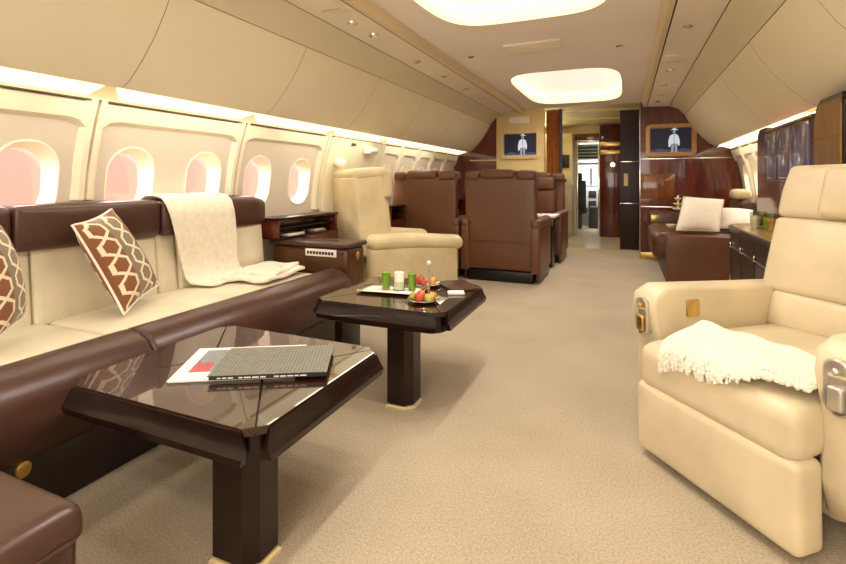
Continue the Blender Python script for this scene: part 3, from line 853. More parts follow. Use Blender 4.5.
# ------------------------------------------------------------------ gloss tables with flared side panels
def make_table(name, lb, x0, x1, y0, y1, zt, leg):
    cx, cy = (x0 + x1) / 2, (y0 + y1) / 2
    t = thing(name, lb, 'table', (cx, cy, 0), 0, 'glossy dark cocktail tables')
    ch = .045; g = .004
    def oct(d, c): return [(x0 + c + d, y0 + d), (x1 - c - d, y0 + d), (x1 - d, y0 + c + d), (x1 - d, y1 - c - d), (x1 - c - d, y1 - d), (x0 + c + d, y1 - d), (x0 + d, y1 - c - d), (x0 + d, y0 + c + d)]
    # top surface: four leaves meeting at mitred joints running to the corners
    def at(px, py, d):  # shrink toward the leaf's own centroid
        return px, py
    m0, m1 = (cx - .12, cy), (cx + .12, cy)
    cs = {'fl': (x0, y0), 'fr': (x1, y0), 'br': (x1, y1), 'bl': (x0, y1)}
    def cut(k):   # chamfer points of corner k, in ccw order around the table
        return {'fl': [(x0, y0 + ch), (x0 + ch, y0)], 'fr': [(x1 - ch, y0), (x1, y0 + ch)], 'br': [(x1, y1 - ch), (x1 - ch, y1)], 'bl': [(x0 + ch, y1), (x0, y1 - ch)]}[k]
    def mid(k): a, c = cut(k); return ((a[0] + c[0]) / 2, (a[1] + c[1]) / 2)
    leaves = [[mid('fl'), cut('fl')[1], cut('fr')[0], mid('fr'), m1, m0], [mid('fr'), cut('fr')[1], cut('br')[0], mid('br'), m1],
              [mid('br'), cut('br')[1], cut('bl')[0], mid('bl'), m0, m1], [mid('bl'), cut('bl')[1], cut('fl')[0], mid('fl'), m0]]
    for lf in leaves:
        gx = sum(p[0] for p in lf) / len(lf); gy = sum(p[1] for p in lf) / len(lf)
        def sh(k): 
            out = []
            for p in lf:
                d = Vector((gx - p[0], gy - p[1])); L = d.length
                out.append((p[0] + d.x / L * k, p[1] + d.y / L * k))
            return out
        b = B(); b.rings([[(p[0], p[1], z) for p in sh(k)] for k, z in ((.003, zt - .022), (.002, zt - .003), (.005, zt))]); b.build('top_leaf', 'tabletop', t, smooth=25)
    b = B(); b.rings([[(cx + p[0], cy + p[1], z) for p in rrect((x1 - x0) / 2 - d, (y1 - y0) / 2 - d, .07, 5)] for d, z in ((.012, zt - .022), (.012, zt - .10), (.03, zt - .11))]); b.build('core_frame', 'dark_gloss', t, smooth=40)
    # flared side panels with splayed ends
    th = .012; H = .084; fl = .026
    for (ax, ay, bx, by, nx, ny) in ((x0 + ch, y0, x1 - ch, y0, 0, -1), (x1, y0 + ch, x1, y1 - ch, 1, 0), (x1 - ch, y1, x0 + ch, y1, 0, 1), (x0, y1 - ch, x0, y0 + ch, -1, 0)):
        A = Vector((ax, ay, 0)); Bv = Vector((bx, by, 0)); N = Vector((nx, ny, 0)); D = (Bv - A).normalized()
        rings = []
        for s_, P0 in ((-1, A), (1, Bv)):
            ring = []
            for off, z, ex in ((0.0, zt - .006, 0), (.006, zt - .006, 0), (fl * .55, zt - .045, .018), (fl, zt - H + .02, .022), (fl - .002, zt - H, .012), (fl - th - .012, zt - H, .012), (fl * .5 - th, zt - .045, .014), (-th * .6, zt - .02, 0)):
                p = P0 + N * off + D * s_ * ex; ring.append((p.x, p.y, z))
            rings.append(ring)
        b = B(); b.rings(rings); b.build('side_flap', 'dark_gloss', t, smooth=30)
    # pedestal leg near the aisle corner
    lx0, lx1, ly0, ly1 = leg
    c = .035
    def pl(d): return [(lx0 - d, ly0 - d), (lx1 - c, ly0 - d), (lx1 + d, ly0 + c), (lx1 + d, ly1 + d), (lx0 - d, ly1 + d)]
    b = B(); b.rings([[(p[0], p[1], z) for p in pl(0)] for z in (.02, zt - .10)]); lg = b.build('leg', 'dark_gloss', t, smooth=0)
    b = B(); b.rings([[(p[0], p[1], z) for p in pl(d)] for d, z in ((.008, .0), (.008, .008), (.002, .014))]); b.build('foot_plate', 'foot', lg, smooth=0)
    if leg[2] > 2:
      b = B(); b.box((x0 - .035, cy - .1, 0), (x0 + .02, cy + .1, zt - .10), .008); b.build('wall_side_leg', 'dark_gloss', t)
    return t
T1 = (-1.665, -.875, .955, 1.63, .45, (-1.095, -.952, 1.02, 1.13))
T2 = (-1.48, -.77, 2.035, 2.70, .49, (-1.07, -.945, 2.06, 2.18))
make_table('cocktail_table', 'near glossy dark table with a magazine and patterned book on it', *T1)
make_table('cocktail_table', 'farther glossy dark table carrying the drinks tray and fruit plates', *T2)

def slab_on(name, lb, cat, BL, ex, ey, w, l, z, th, mat, side, parts):
    """flat book: cover on top with UVs, page block below"""
    ex = Vector(ex).normalized(); ey = Vector(ey).normalized(); BL = Vector(BL)
    t = thing(name, lb, cat, BL + (ex * w + ey * l) / 2 + Vector((0, 0, z)))
    def q(a, c, zz): return BL + ex * (a * w) + ey * (c * l) + Vector((0, 0, zz))
    b = B(); b.rings([[q(.01, .01, z + .001), q(.99, .01, z + .001), q(.99, .99, z + .001), q(.01, .99, z + .001)], [q(.01, .01, z + th - .001), q(.99, .01, z + th - .001), q(.99, .99, z + th - .001), q(.01, .99, z + th - .001)]]); b.build(parts[0], side, t, smooth=0)
    b = B(); vs = [b.bm.verts.new(q(*p, z + th)) for p in ((0, 0), (1, 0), (1, 1), (0, 1))]; lo = [b.bm.verts.new(q(*p, z + th - .0025)) for p in ((0, 0), (1, 0), (1, 1), (0, 1))]
    lay = b.bm.loops.layers.uv.new('UVMap'); f = b.bm.faces.new(vs)
    for l_, uv in zip(f.loops, ((0, 0), (1, 0), (1, 1), (0, 1))): l_[lay].uv = uv
    for k in range(4): b.bm.faces.new((vs[k], lo[k], lo[(k + 1) % 4], vs[(k + 1) % 4]))
    b.bm.faces.new(lo[::-1])
    b.build(parts[1], mat, t, smooth=0)
    return t, q
slab_on('magazine', 'white bordered magazine with a grey picture and red square, under the book', 'magazine', (-1.352, 1.075, 0), (.348, .198, 0), (-.198, .348, 0), .40, .30, .4505, .008, 'mag', 'linen', ('pages', 'cover'))
t, q = slab_on('book', 'flat black book with grey green scale pattern cover on top of the magazine', 'book', (-1.233, 1.126, 0), (.347, .190, 0), (-.190, .347, 0), .378, .258, .459, .016, 'book', 'black', ('page_block', 'cover'))
random.seed(3)
b = B(); x = .08
while x < .92:
    w = random.uniform(.02, .06)
    if random.random() < .75:
        b.faces([q(x, .0065, .4645), q(x + w, .0065, .4645), q(x + w, .0065, .4685), q(x, .0065, .4685)], [(0, 1, 2, 3)])
    x += w + .012
b.xf(Matrix.Translation((.0008, -.0012, 0))); b.build('spine_marks', 'linen', t, smooth=0)

# ------------------------------------------------------------------ things on the far table
ZT = T2[4]
def Rz(a): return Matrix.Rotation(a, 4, 'Z')
t = thing('serving_tray', 'pale silver serving tray under the green drinks on the far table', 'tray', (-1.19, 2.355, ZT))
TR = Matrix.Translation((-1.19, 2.355, 0)) @ Rz(.12)
b = B(); b.rings([[(p[0], p[1], z) for p in rrect(w, h, .03, 5)] for w, h, z in ((.165, .085, ZT + .001), (.185, .105, ZT + .013), (.182, .102, ZT + .015), (.163, .083, ZT + .004))]); b.xf(TR); b.build('tray_body', 'chrome', t)
b = B(); b.box((-.15, -.07, ZT + .004), (.15, .07, ZT + .007), .001); b.xf(TR); b.build('liner', 'linen', t)
def tumbler(x, y, z, r, h, fill, mat, lb, group):
    t = thing('tumbler', lb, 'glass', (x, y, z), 0, group)
    b = B(); b.lathe([(.001, 0), (r * .86, 0), (r, h), (r * .93, h), (r * .80, .006), (.001, .006)], (x, y, z), 18); b.build('glass_body', 'tumbler', t)
    b = B(); b.lathe([(.001, .0065), (r * .79, .0065), (r * .90, h * fill), (.001, h * fill)], (x, y, z), 18); b.build('drink', mat, t)
tumbler(-1.225, 2.345, ZT + .008, .027, .100, .95, 'green', 'green drink in a tall glass left of the white candle', 'green drinks on the tray')
tumbler(-1.083, 2.38, ZT + .008, .024, .095, .95, 'green', 'green drink in a tall glass right of the white candle', 'green drinks on the tray')
t = thing('candle', 'white candle in a clear cup between the two green drinks', 'candle', (-1.152, 2.36, ZT + .008))
b = B(); b.lathe([(.001, .006), (.028, .006), (.027, .098), (.022, .100), (.001, .095)], (-1.152, 2.36, ZT + .008), 18); b.build('wax', 'milk', t)
b = B(); b.lathe([(.001, 0), (.033, 0), (.035, .05), (.033, .05), (.031, .005), (.001, .005)], (-1.152, 2.36, ZT + .008), 18); b.build('cup', 'tumbler', t)
b = B(); b.tube([(-1.152, 2.36, ZT + .100), (-1.15, 2.36, ZT + .11)], .0015, 6); b.build('wick', 'black', t)
def plate(x, y, z, r, name, lb):
    t = thing(name, lb, 'plate', (x, y, z))
    b = B(); b.lathe([(.001, .001), (r * .6, .001), (r * .66, .004), (r, .014), (r * .98, .017), (r * .64, .008), (.001, .006)], (x, y, z), 28); b.build('dish', 'chrome', t)
    return t
PX, PY = -.945, 2.215
plate(PX, PY, ZT, .082, 'fruit_plate', 'round silver plate of fruit at the near edge of the far table')
t = plate(-1.065, 2.555, ZT, .078, 'fruit_plate', 'silver plate of fruit behind the right green drink on the far table')
def fruits(cx, cy, z, items, where, group):
    for dx, dy, r, m, nm in items:
        b = B(); b.ball((0, 0, 0), r, (1.1, 1, .85)); 
        for v in b.bm.verts: v.co *= 1 + .08 * noise.noise(v.co * 40)
        b.xf(Matrix.Translation((cx + dx, cy + dy, z + r * .85)))
        tf = thing('fruit', '%s %s' % (nm, where), 'fruit', (cx + dx, cy + dy, z), 0, group)
        b.build('flesh', m, tf)
        b = B(); b.tube([(cx + dx, cy + dy, z + r * 1.62), (cx + dx + .003, cy + dy, z + r * 1.62 + .012)], .002, 6); b.build('stem', 'darkgray', tf)
fruits(PX, PY, ZT + .008, [(-.05, -.01, .021, 'lime', 'yellow green fruit at left'), (-.006, -.04, .026, 'red', 'red fruit at front'), (.043, -.026, .024, 'lime', 'large green fruit at right'), (.038, .028, .022, 'orange', 'orange fruit at right rear'), (-.03, .036, .022, 'orange', 'orange brown fruit at left rear'), (.003, .012, .018, 'red', 'small red fruit in the middle')], 'of the near fruit plate', 'fruit on the near plate')
fruits(-1.065, 2.555, ZT + .008, [(-.042, -.005, .028, 'red', 'big red fruit at left'), (.03, .0, .028, 'orange', 'big orange fruit at right'), (-.006, -.045, .022, 'red', 'small red fruit in front')], 'of the plate behind the drinks', 'fruit on the rear plate')
t = thing('skewer_stand', 'thin silver upright with small white finial between the fruit plates', 'stand', (-.955, 2.315, ZT))
b = B(); b.lathe([(.001, 0), (.022, 0), (.02, .006), (.005, .012), (.0045, .16), (.009, .165), (.004, .175), (.001, .176)], (-.955, 2.315, ZT), 14); b.build('rod', 'chrome', t)
b = B(); b.ball((-.955, 2.315, ZT + .178), .011); b.build('finial', 'white', t)
t = thing('menu_folder', 'dark brown leather menu folder lying at the right rear of the far table', 'folder', (-.892, 2.60, ZT))
b = B(); b.rb((0, 0, 0), (.085, .12, .006), .004, 1, 2); b.xf(Matrix.Translation((-.892, 2.60, ZT + .007)) @ Rz(.75)); b.build('cover', 'brown_sofa', t)
b = B(); b.box((-.08, -.112, -.003), (.088, .112, .003), .001); b.xf(Matrix.Translation((-.892, 2.60, ZT + .007)) @ Rz(.75)); b.build('pages', 'linen', t)
b = B(); b.rb((0, 0, 0), (.045, .03, .006), .004, 2, 2, (0, 0, .002)); b.xf(Matrix.Translation((-.845, 2.43, ZT + .007)) @ Rz(.4)); single(b, 'napkin', 'linen', 'small folded white napkin at the right of the near fruit plate', 'napkin', (-.845, 2.43, ZT))

# ------------------------------------------------------------------ recliners
def tilt(a): return Matrix.Rotation(math.radians(a), 3, 'X')
def make_recliner(lb, loc, rz, mat, foot=True, rolled=False):
    t = thing('recliner', lb, 'armchair', loc, rz, 'cream leather recliners')
    W = dict(world=False)
    b = B(); b.lathe([(.001, 0), (.34, 0), (.34, .05), (.30, .07), (.001, .07)], (0, -.05, 0), 28); b.build('swivel_base', 'black', t, **W)
    b = B(); b.rb((0, -.03, .20), (.31, .44, .13), .04); b.build('lower_body', mat, t, **W)
    if foot:
        b = B(); b.rb((-.004, .55, .163), (.316, .058, .137), .028, 5, 4, (0, .008, 0), T=tilt(-1)); b.build('footrest', mat, t, **W)
        b = B(); b.rb((-.002, .222, .385), (.308, .384, .085), .045, 6, 4, (0, 0, .025), fn=lambda w: w + Vector((0, 0, -.02 * max(0, w.y / .36) ** 2))); b.build('seat', mat, t, **W)
    else:
        b = B(); b.rb((0, .10, .40), (.28, .40, .085), .06, 6, 4, (0, 0, .03)); b.build('seat', mat, t, **W)
    for sx in (1, -1):
        b = B(); xo = .368 if foot else .318
        if not rolled:
            prof = []
            # side outline of the arm in (y, z)
            o = [(-.50, .14), (.40, .12), (.475, .14), (.505, .25), (.490, .36), (.500, .46), (.524, .56), (.512, .625), (.45, .656), (.0, .638), (-.52, .622)]
            c = (0, .38); rings = []
            for k, e in ((-1, .93), (-.92, .98), (-.75, 1), (.75, 1), (.92, .98), (1, .93)):
                rings.append([(sx * xo + .068 * k, c[0] + (p[0] - c[0]) * (1 - (1 - e) * .4), c[1] + (p[1] - c[1]) * e) for p in o])
            b.rings(rings)
        else:
            o = []
            b.rb((sx * xo, -.02, .30), (.065, .47, .22), .05, 4, 4)
            b.rb((sx * (xo + .01), .0, .56), (.085, .50, .07), .068, 4, 5, fn=lambda w: w + Vector((0, 0, -.055 * max(0, (w.y + .1) / .6) )))
        a = b.build('arm', mat, t, smooth=60, **W)
        if foot:
            bb = B(); bb.rings([[(sx * xo + p[0], .517 + d, .53 + p[1]) for p in rrect(w, h, w - .001, 6)] for w, h, d in ((.037, .080, -.02), (.037, .080, .012), (.031, .074, .016), (.026, .068, .006))], cap=True); pl = bb.build('control_plate', 'nickel', a, **W)
        if foot and sx == 1:
            bb = B(); bb.rb((sx * xo - .072, .33, .565), (.006, .032, .036), .006, 1, 2); bb.build('switch_plate', 'gold', a, **W)
        if foot:
            bb = B(); bb.rb((sx * xo, .532, .50), (.020, .010, .034), .009, 2, 3); bb.ball((sx * xo, .533, .575), .011); bb.build('release_lever', 'gold' if sx == 1 else 'nickel', a, **W)
    # backrest leaning back
    ta = 16 if foot else 6
    T = tilt(ta)
    if foot:
        def up(d, h): return Vector((0, -.085, .42)) + T @ Vector((0, d, h))
        b = B(); b.rb(up(-.10, .12), (.315, .115, .082), .03, 6, 4, (0, .012, 0), T=T); b.build('lumbar_cushion', mat, t, **W)
        b = B(); b.rb(up(-.105, .365), (.362, .120, .171), .028, 6, 4, (.004, .024, 0), T=T); b.build('back_cushion', mat, t, **W)
        b = B(); b.rb(up(-.102, .660), (.360, .118, .124), .03, 6, 4, (0, .022, .006), T=T, fn=lambda w: w + Vector((-w.x * .05 * max(0, w.z / .124), 0, 0))); h = b.build('headrest', mat, t, **W)
        b = B(); b.rb(up(.005, .652), (.20, .045, .112), .03, 5, 4, (0, .012, 0), T=T)
        for v in b.bm.verts: v.co.x -= .03
        b.build('head_pillow', mat, h, **W)
        b = B(); b.rb(up(-.20, .36), (.335, .05, .40), .045, 4, 3, T=T); b.build('back_shell', mat, t, **W)
    else:
        def up(d, h): return Vector((0, -.36, .44)) + T @ Vector((0, d, h))
        b = B(); b.rb((0, -.43, .80), (.302, .14, .36), .035, 5, 4, T=T, fn=lambda w: w + Vector((0, .035 * (.36 - w.z) / .72 * (1 if w.y > 0 else 0), 0))); b.build('back_shell', mat, t, **W)
        b = B(); b.rb((0, -.27, .72), (.24, .06, .24), .05, 5, 4, (0, .02, 0), T=T); b.build('back_cushion', mat, t, **W)
        b = B(); b.rb((0, -.435, 1.165), (.306, .17, .048), .04, 5, 4, (0, 0, .008), T=T); b.rb((0, -.285, 1.08), (.304, .05, .13), .035, 5, 4, T=T); b.build('headrest', mat, t, **W)
    return t
rz1 = math.radians(-139.99) - PI / 2
CH1 = (.7015, 2.271, 0)
make_recliner('large cream recliner at right facing the sofa, fringed white throw on its seat', CH1, rz1, 'cream2')
rz2 = math.radians(53.8) - PI / 2
CH2 = (-2.05, 4.215, 0)
make_recliner('beige leather armchair with rolled arm seen from behind, past the sofa console', CH2, rz2, 'cream', False, True)
def in_frame(loc, rz): return Matrix.Translation(loc) @ Rz(rz)
# fringed throw on the near recliner, in the chair's frame
T = in_frame(CH1, rz1)
t = thing('throw_blanket', 'white throw with a knotted fringe spread across the seat of the near recliner', 'throw', (CH1[0], CH1[1], .47), rz1)
inv = in_frame((CH1[0], CH1[1], .47), rz1).inverted()
b = B(); rows = []; nx = 26
def drape(x, q, lift=0):
    """point on the seat surface: q runs along the seat from back to front and over its front edge"""
    top = .494 + .022 * max(0, 1 - (x / .31) ** 2) * max(0, 1 - ((min(q, .56) - .21) / .372) ** 2) - .012 * max(0, (min(q, .53) - .21) / .372) ** 2
    r = .052 + lift; a0 = .555
    q += .012
    if q <= a0: return Vector((x, q, top + lift))
    a = min((q - a0) / r, PI / 2); rest = max(0, q - a0 - r * PI / 2)
    return Vector((x, a0 + r * math.sin(a), top - .052 + r * math.cos(a) - rest))
def edge_q(g): return (.365 - .05 * g, .635 - .14 * g - .02 * math.sin(g * 9))
def cloth(g, f, lift):
    q0, q1 = edge_q(g)
    return drape((.205 - .50 * g) - .03 * f * (1 - g), q0 + (q1 - q0) * f, lift + .004 + .004 * math.sin(g * 21 + f * 5) + .012 * math.exp(-(g / .12) ** 2) * (1 - f) + .014 * math.exp(-(f / .15) ** 2))
for k in range(15):
    rows.append([cloth(i / nx, k / 14, .012) for i in range(nx + 1)])
low = []
for k in range(15):
    low.append([cloth(i / nx, k / 14, .001) - Vector((0, 0, .0 if k else .012)) for i in range(nx + 1)])
b.rings([r + l[::-1] for r, l in zip(rows, low)]); b.xf(inv @ T); b.build('cloth', 'throw', t, world=False, smooth=70)
random.seed(11)
b = B()
for i in range(nx * 4):
    g = (i + .5) / (nx * 4); q1 = edge_q(g)[1]
    L = random.uniform(.055, .085) * (1 - .25 * g); w = random.uniform(-.012, .012); pts = []
    for n_ in range(6):
        q = n_ / 5
        pts.append(drape((.205 - .50 * g) - .03 * (1 - g) + w * q + .004 * math.sin(q * 9 + i), q1 - .006 + L * q, .010 + .003 * math.sin(q * 12 + i * 2)))
    b.tube(pts, lambda q: .0045 + .0028 * abs(math.sin(q * 8)), 5)
b.xf(inv @ T); o = b.build('fringe', 'throw', t, world=False, smooth=70); o['kind'] = 'stuff'

# ------------------------------------------------------------------ brown club chairs
def make_club(lb, loc, rz):
    t = thing('club_chair', lb, 'armchair', loc, rz, 'brown leather club chairs'); W = dict(world=False); m = 'tan_brown'
    b = B(); b.box((-.36, -.385, 0), (.36, .32, .12), .01); b.build('plinth', 'black', t, **W)
    b = B(); b.rb((0, .05, .25), (.30, .38, .12), .04); b.build('seat_frame', m, t, **W)
    b = B(); b.rb((0, .12, .42), (.295, .33, .075), .05, 5, 3, (0, 0, .02)); b.build('seat', m, t, **W)
    b = B(); b.rb((0, -.355, .645), (.395, .05, .515), .03, 6, 3, (0, -.004, 0)); bs = b.build('back_shell', m, t, **W)
    b = B(); b.box((-.33, -.4115, .44), (.33, -.405, .4445), .002); b.build('seam', 'brown_sofa', bs, **W)
    b = B(); b.rb((0, -.27, .72), (.285, .08, .27), .05, 5, 3, (0, .02, 0)); b.build('back_cushion', m, t, **W)
    for x0, x1, z in ((-.395, -.225, 1.155), (-.22, .165, 1.172), (.17, .395, 1.16)):
        b = B(); b.rb(((x0 + x1) / 2, -.31, z), ((x1 - x0) / 2 - .003, .115, .05), .035, 4, 3, (0, 0, .01)); b.build('headrest_pad', m, t, **W)
    b = B(); b.rb((0, -.24, 1.06), (.27, .075, .10), .04, 4, 3, (0, .015, 0)); b.build('headrest', m, t, **W)
    for sx in (1, -1):
        b = B(); b.rb((sx * .387, -.04, .36), (.050, .395, .25), .025, 4, 3); b.rb((sx * .387, -.03, .635), (.056, .41, .055), .045, 4, 4); a = b.build('arm', m, t, smooth=50, **W)
        b = B(); b.box((sx * .40 - .02, -.36, .015), (sx * .40 + .02, .34, .12), .01); b.build('arm_foot', 'side_brown', a, **W)
    return t
c0 = make_club('brown leather club chair seen from behind, beside the aisle', (-1.265, 5.48, 0), 0)
dup(c0, (-2.165, 5.50, 0), .0, 'brown leather club chair seen from behind, next to the left windows')
dup(c0, (-1.22, 6.87, 0), PI, 'brown leather club chair facing the camera in front of the cream bulkhead')
t = thing('side_table', 'small side table with a white top between the facing club chairs at the aisle', 'table', (-.97, 6.23, 0))
b = B(); b.rb((-.965, 6.23, .655), (.165, .20, .016), .010, 2, 3); b.build('tabletop', 'white', t)
b = B(); b.rb((-.96, 6.24, .33), (.11, .15, .31), .02); b.build('pedestal', 'dark_gloss', t)
b = B(); b.tube([(-.845 + .0, 6.06 + .022 * math.cos(a), .585 + .04 * math.sin(a)) for a in [2 * PI * k / 16 for k in range(17)]], .006, 6); b.build('handle', 'chrome', t)

# phone panel things on the service panel behind the beige chair
t = thing('wall_handset', 'small white handset box on the pale service panel above the beige chair', 'telephone', (xl(1.40) + .06, 4.42, 1.38))
b = B(); b.rb((xl(1.42) + .065, 4.43, 1.42), (.035, .09, .035), .012); b.build('cradle', 'white', t)
b = B(); b.rb((xl(1.42) + .105, 4.43, 1.425), (.014, .07, .022), .010); b.build('handset', 'linen', t)
b = B(); b.rb((xl(1.46) + .042, 4.10, 1.465), (.012, .03, .012), .004, 1, 2); single(b, 'door_latch', 'darkgray', 'small dark latch on the pale service panel', 'latch', (xl(1.46) + .03, 4.10, 1.455))
t = thing('reading_lamp', 'rounded white reading lamp on the wall behind the beige armchair', 'lamp', (xl(1.25) + .03, 3.88, 1.27))
b = B(); b.lathe([(.001, 0), (.04, 0), (.04, .015), (.001, .015)], (xl(1.25) + .028, 3.88, 1.27), 16, 0); b.build('mount', 'white', t)
b = B(); b.ball((xl(1.25) + .085, 3.88, 1.275), .055, (1, 1.25, .9)); b.build('shade', 'white', t)

# ------------------------------------------------------------------ right side: divan, credenza, glass cabinet
t = thing('divan', 'brown leather divan with cushions along the right wall before the wood bulkhead', 'divan', (.75, 6.4, 0))
b = B(); b.rb((.70, 5.71, .265), (.31, .045, .262), .02, 4, 3); b.build('arm_panel', 'tan_brown', t)
b = B(); b.rb((.72, 6.42, .39), (.46, .64, .15), .09, 5, 4, (0, 0, .015)); b.build('seat', 'brown', t)
b = B(); b.box((.40, 5.76, 0), (1.17, 7.06, .25), .01); b.build('base', 'black', t)
b = B(); b.rb((1.28, 6.72, .66), (.08, .34, .22), .06, 5, 3, (.02, 0, 0)); b.build('backrest', 'brown', t)
b = B(); b.rb((.72, 7.19, .42), (.44, .10, .27), .03, 4, 3); fa = b.build('far_arm', 'side_brown', t)
b = B(); b.rb((.36, 7.075, .60), (.055, .008, .045), .006, 1, 2); b.build('switch_plate', 'gold', fa)
pillow_from([(.595, 6.06, .925), (.99, 6.10, .895), (.905, 5.86, .565), (.50, 5.82, .565)], .07, 'throw_pillow', 'linen', 'square off-white cushion with a flat border leaning on the divan arm', 'cushion', 'pale cushions on the divan', 'cream', .02)
pillow_from([(.98, 6.22, .80), (1.27, 6.14, .785), (1.25, 5.92, .585), (.91, 5.98, .575)], .07, 'throw_pillow', 'linen', 'white cushion with dark piping behind the square off-white one', 'cushion', 'pale cushions on the divan', 'darkgray', .04)
b = B(); b.rb((1.24, 6.62, .945), (.09, .16, .06), .05, 4, 3); single(b, 'headrest_pad', 'cream', 'beige rolled pad on top of the divan back', 'cushion', (1.24, 6.62, .885))
b = B(); b.lathe([(.001, 0), (.035, 0), (.05, .03), (.047, .034), (.03, .01), (.001, .008)], (.47, 6.08, .575), 18); single(b, 'small_bowl', 'linen', 'little white bowl on the front edge of the divan seat', 'bowl', (.47, 6.08, .575))
t = thing('tiered_ornament', 'small pale gold tiered ornament standing on the far divan arm', 'ornament', (.64, 7.19, .70))
for k, (z, r) in enumerate(((.70, .07), (.77, .06), (.84, .045))):
    b = B(); b.lathe([(.001, z), (r * .4, z), (r, z + .028), (r * .95, z + .034), (r * .3, z + .012), (.012, z + .07), (.001, z + .07)], (.64, 7.19, 0), 18); b.build('tier', 'creamframe' if k % 2 else 'white', t)

# credenza with a rounded far end
XF = .76
def plan(d, xw=1.19, y0=3.06, y1=4.72, r=.32):
    pts = [(xw, y0 - d), (XF - d, y0 - d)]
    n = 10
    for i in range(n + 1):
        a = PI - (PI / 2) * i / n
        pts.append((XF + r + (r + d) * math.cos(a), y1 - r + (r + d) * math.sin(a)))
    pts.append((xw, y1 + d)); return pts
t = thing('credenza', 'dark glossy credenza with honey wood top and rounded end behind the near recliner', 'credenza', (1.05, 3.7, 0))
b = B(); b.rings([[(p[0], p[1], z) for p in plan(d)] for d, z in ((-.03, 0), (-.03, .07), (0, .07), (0, .715))]); b.build('carcass', 'dark_gloss', t, smooth=30)
b = B(); b.rings([[(p[0], p[1], z) for p in plan(d, 1.38)] for d, z in ((.004, .715), (.012, .72), (.012, .742), (.006, .748))]); b.build('rim', 'dark_gloss', t, smooth=30)
b = B(); b.rings([[(p[0], p[1], z) for p in plan(d, 1.38)] for d, z in ((-.012, .748), (-.012, .752))]); b.build('top', 'wood_honey', t, smooth=0)
for z in (.58, .28):
    b = B(); b.rings([[(p[0], p[1], zz) for p in plan(.004)] for zz in (z, z + .010)]); b.build('chrome_line', 'chrome', t, smooth=30)
for y in (4.40, 4.05, 3.65):
    b = B(); b.box((XF - .003, y - .002, .10), (XF + .004, y + .002, .70), .001); dr = b.build('door_joint', 'groove', t)
    for z in (.60, .34):
        b = B(); b.rb((XF - .006, y - .02, z), (.006, .010, .022), .005, 1, 3); b.build('hinge', 'chrome', dr)
for x, y, m, lb in ((.885, 4.22, 'milk', 'pale drink glass at the left of the group on the credenza'), (.945, 4.34, 'amber', 'amber drink glass second from the left on the credenza'), (.945, 4.12, 'green', 'green drink glass on the credenza right of the amber one'), (.93, 3.97, 'amber', 'amber drink glass on the credenza partly behind the cream headrest')):
    tumbler(x, y, .753, .038, .118, .75, m, lb, 'drinks on the credenza')

# glass fronted cabinet standing on the credenza
t = thing('glass_cabinet', 'tall glossy wall cabinet with smoked bluish glass doors on the credenza', 'cabinet', (1.15, 4.05, .753))
b = B(); r = .09; o = [(3.42, .753), (4.70, .753)]
for i in range(9):
    a = (PI / 2) * i / 8; o.append((4.70 - r + r * math.cos(a), 1.515 - r + r * math.sin(a)))
o += [(4.45, 1.515), (4.40, 1.49), (3.42, 1.49)]
b.prism(o, 0, 1.0, 1.235); b.build('carcass', 'wood_red', t, smooth=30)
for k, (a, c) in enumerate(((3.46, 3.78), (3.80, 4.12), (4.14, 4.42))):
    b = B(); b.box((.988, a, 1.10), (1.002, c, 1.46), .003); d = b.build('glass_door', 'blueglass', t)
    b = B(); b.rings([[(.986, (a + c) / 2 + p[0], 1.28 + p[1]) for p in rrect((c - a) / 2 - q, .18 - q, .003, 1)] for q in (0, .004)], cap=False); b.build('door_trim', 'chrome', d, smooth=0)
    b = B(); b.tube([(.980, a + .05, 1.125), (.980, c - .12, 1.125)], .004, 8); b.build('handle', 'chrome', d)
b = B(); b.box((.985, 3.42, 1.475), (1.005, 4.40, 1.492), .003); b.build('top_rail', 'gold', t)
# bronze partition nearer the camera
t = thing('bronze_partition', 'bronze glossy partition with rounded dark frame at the right photo edge', 'partition', (1.15, 3.15, .753))
def part_outline(d):
    r = .12; o = [(2.98, .753), (3.36 - d, .753)]
    for i in range(9):
        a = (PI / 2) * i / 8; o.append((3.36 - r + (r - d) * math.cos(a), 1.545 - r + (r - d) * math.sin(a)))
    o.append((2.98, 1.545 - d)); return o
b = B(); b.prism(part_outline(0), 0, .985, 1.22); b.build('frame', 'dark_gloss', t, smooth=30)
b = B(); b.prism(part_outline(.028), 0, .975, .99); b.build('panel', 'tanpanel', t, smooth=30)
b = B(); b.prism([(2.98, 1.325), (3.33, 1.325), (3.33, 1.333), (2.98, 1.333)], 0, .97, .98); b.build('trim_line', 'wood_mid', t, smooth=0)

# brown leather footstool at the lower left
t = thing('footstool', 'brown leather footstool with piped edge at the lower left corner', 'footstool', (-1.32, .33, 0))
b = B(); b.rb((-1.32, .33, .420), (.335, .285, .045), .040, 5, 5, (0, 0, .010)); lid = b.build('lid_cushion', 'brown_sofa', t)
b = B(); o = [(-1.32 + p[0], .33 + p[1], .402) for p in rrect(.333, .283, .045, 6)]; b.tube(o + [o[0], o[1]], .005, 6); b.build('piping', 'brown_sofa', lid)
b = B(); b.rings([[(-1.32 + p[0], .33 + p[1], z) for p in rrect(.328 - d, .278 - d, .05, 5)] for d, z in ((.02, .035), (0, .05), (-.002, .385), (.002, .402), (.03, .410))]); b.build('body', 'brown_sofa', t)
b = B(); b.box((-1.60, .10, 0), (-1.05, .56, .037), .006); b.build('plinth', 'black', t)

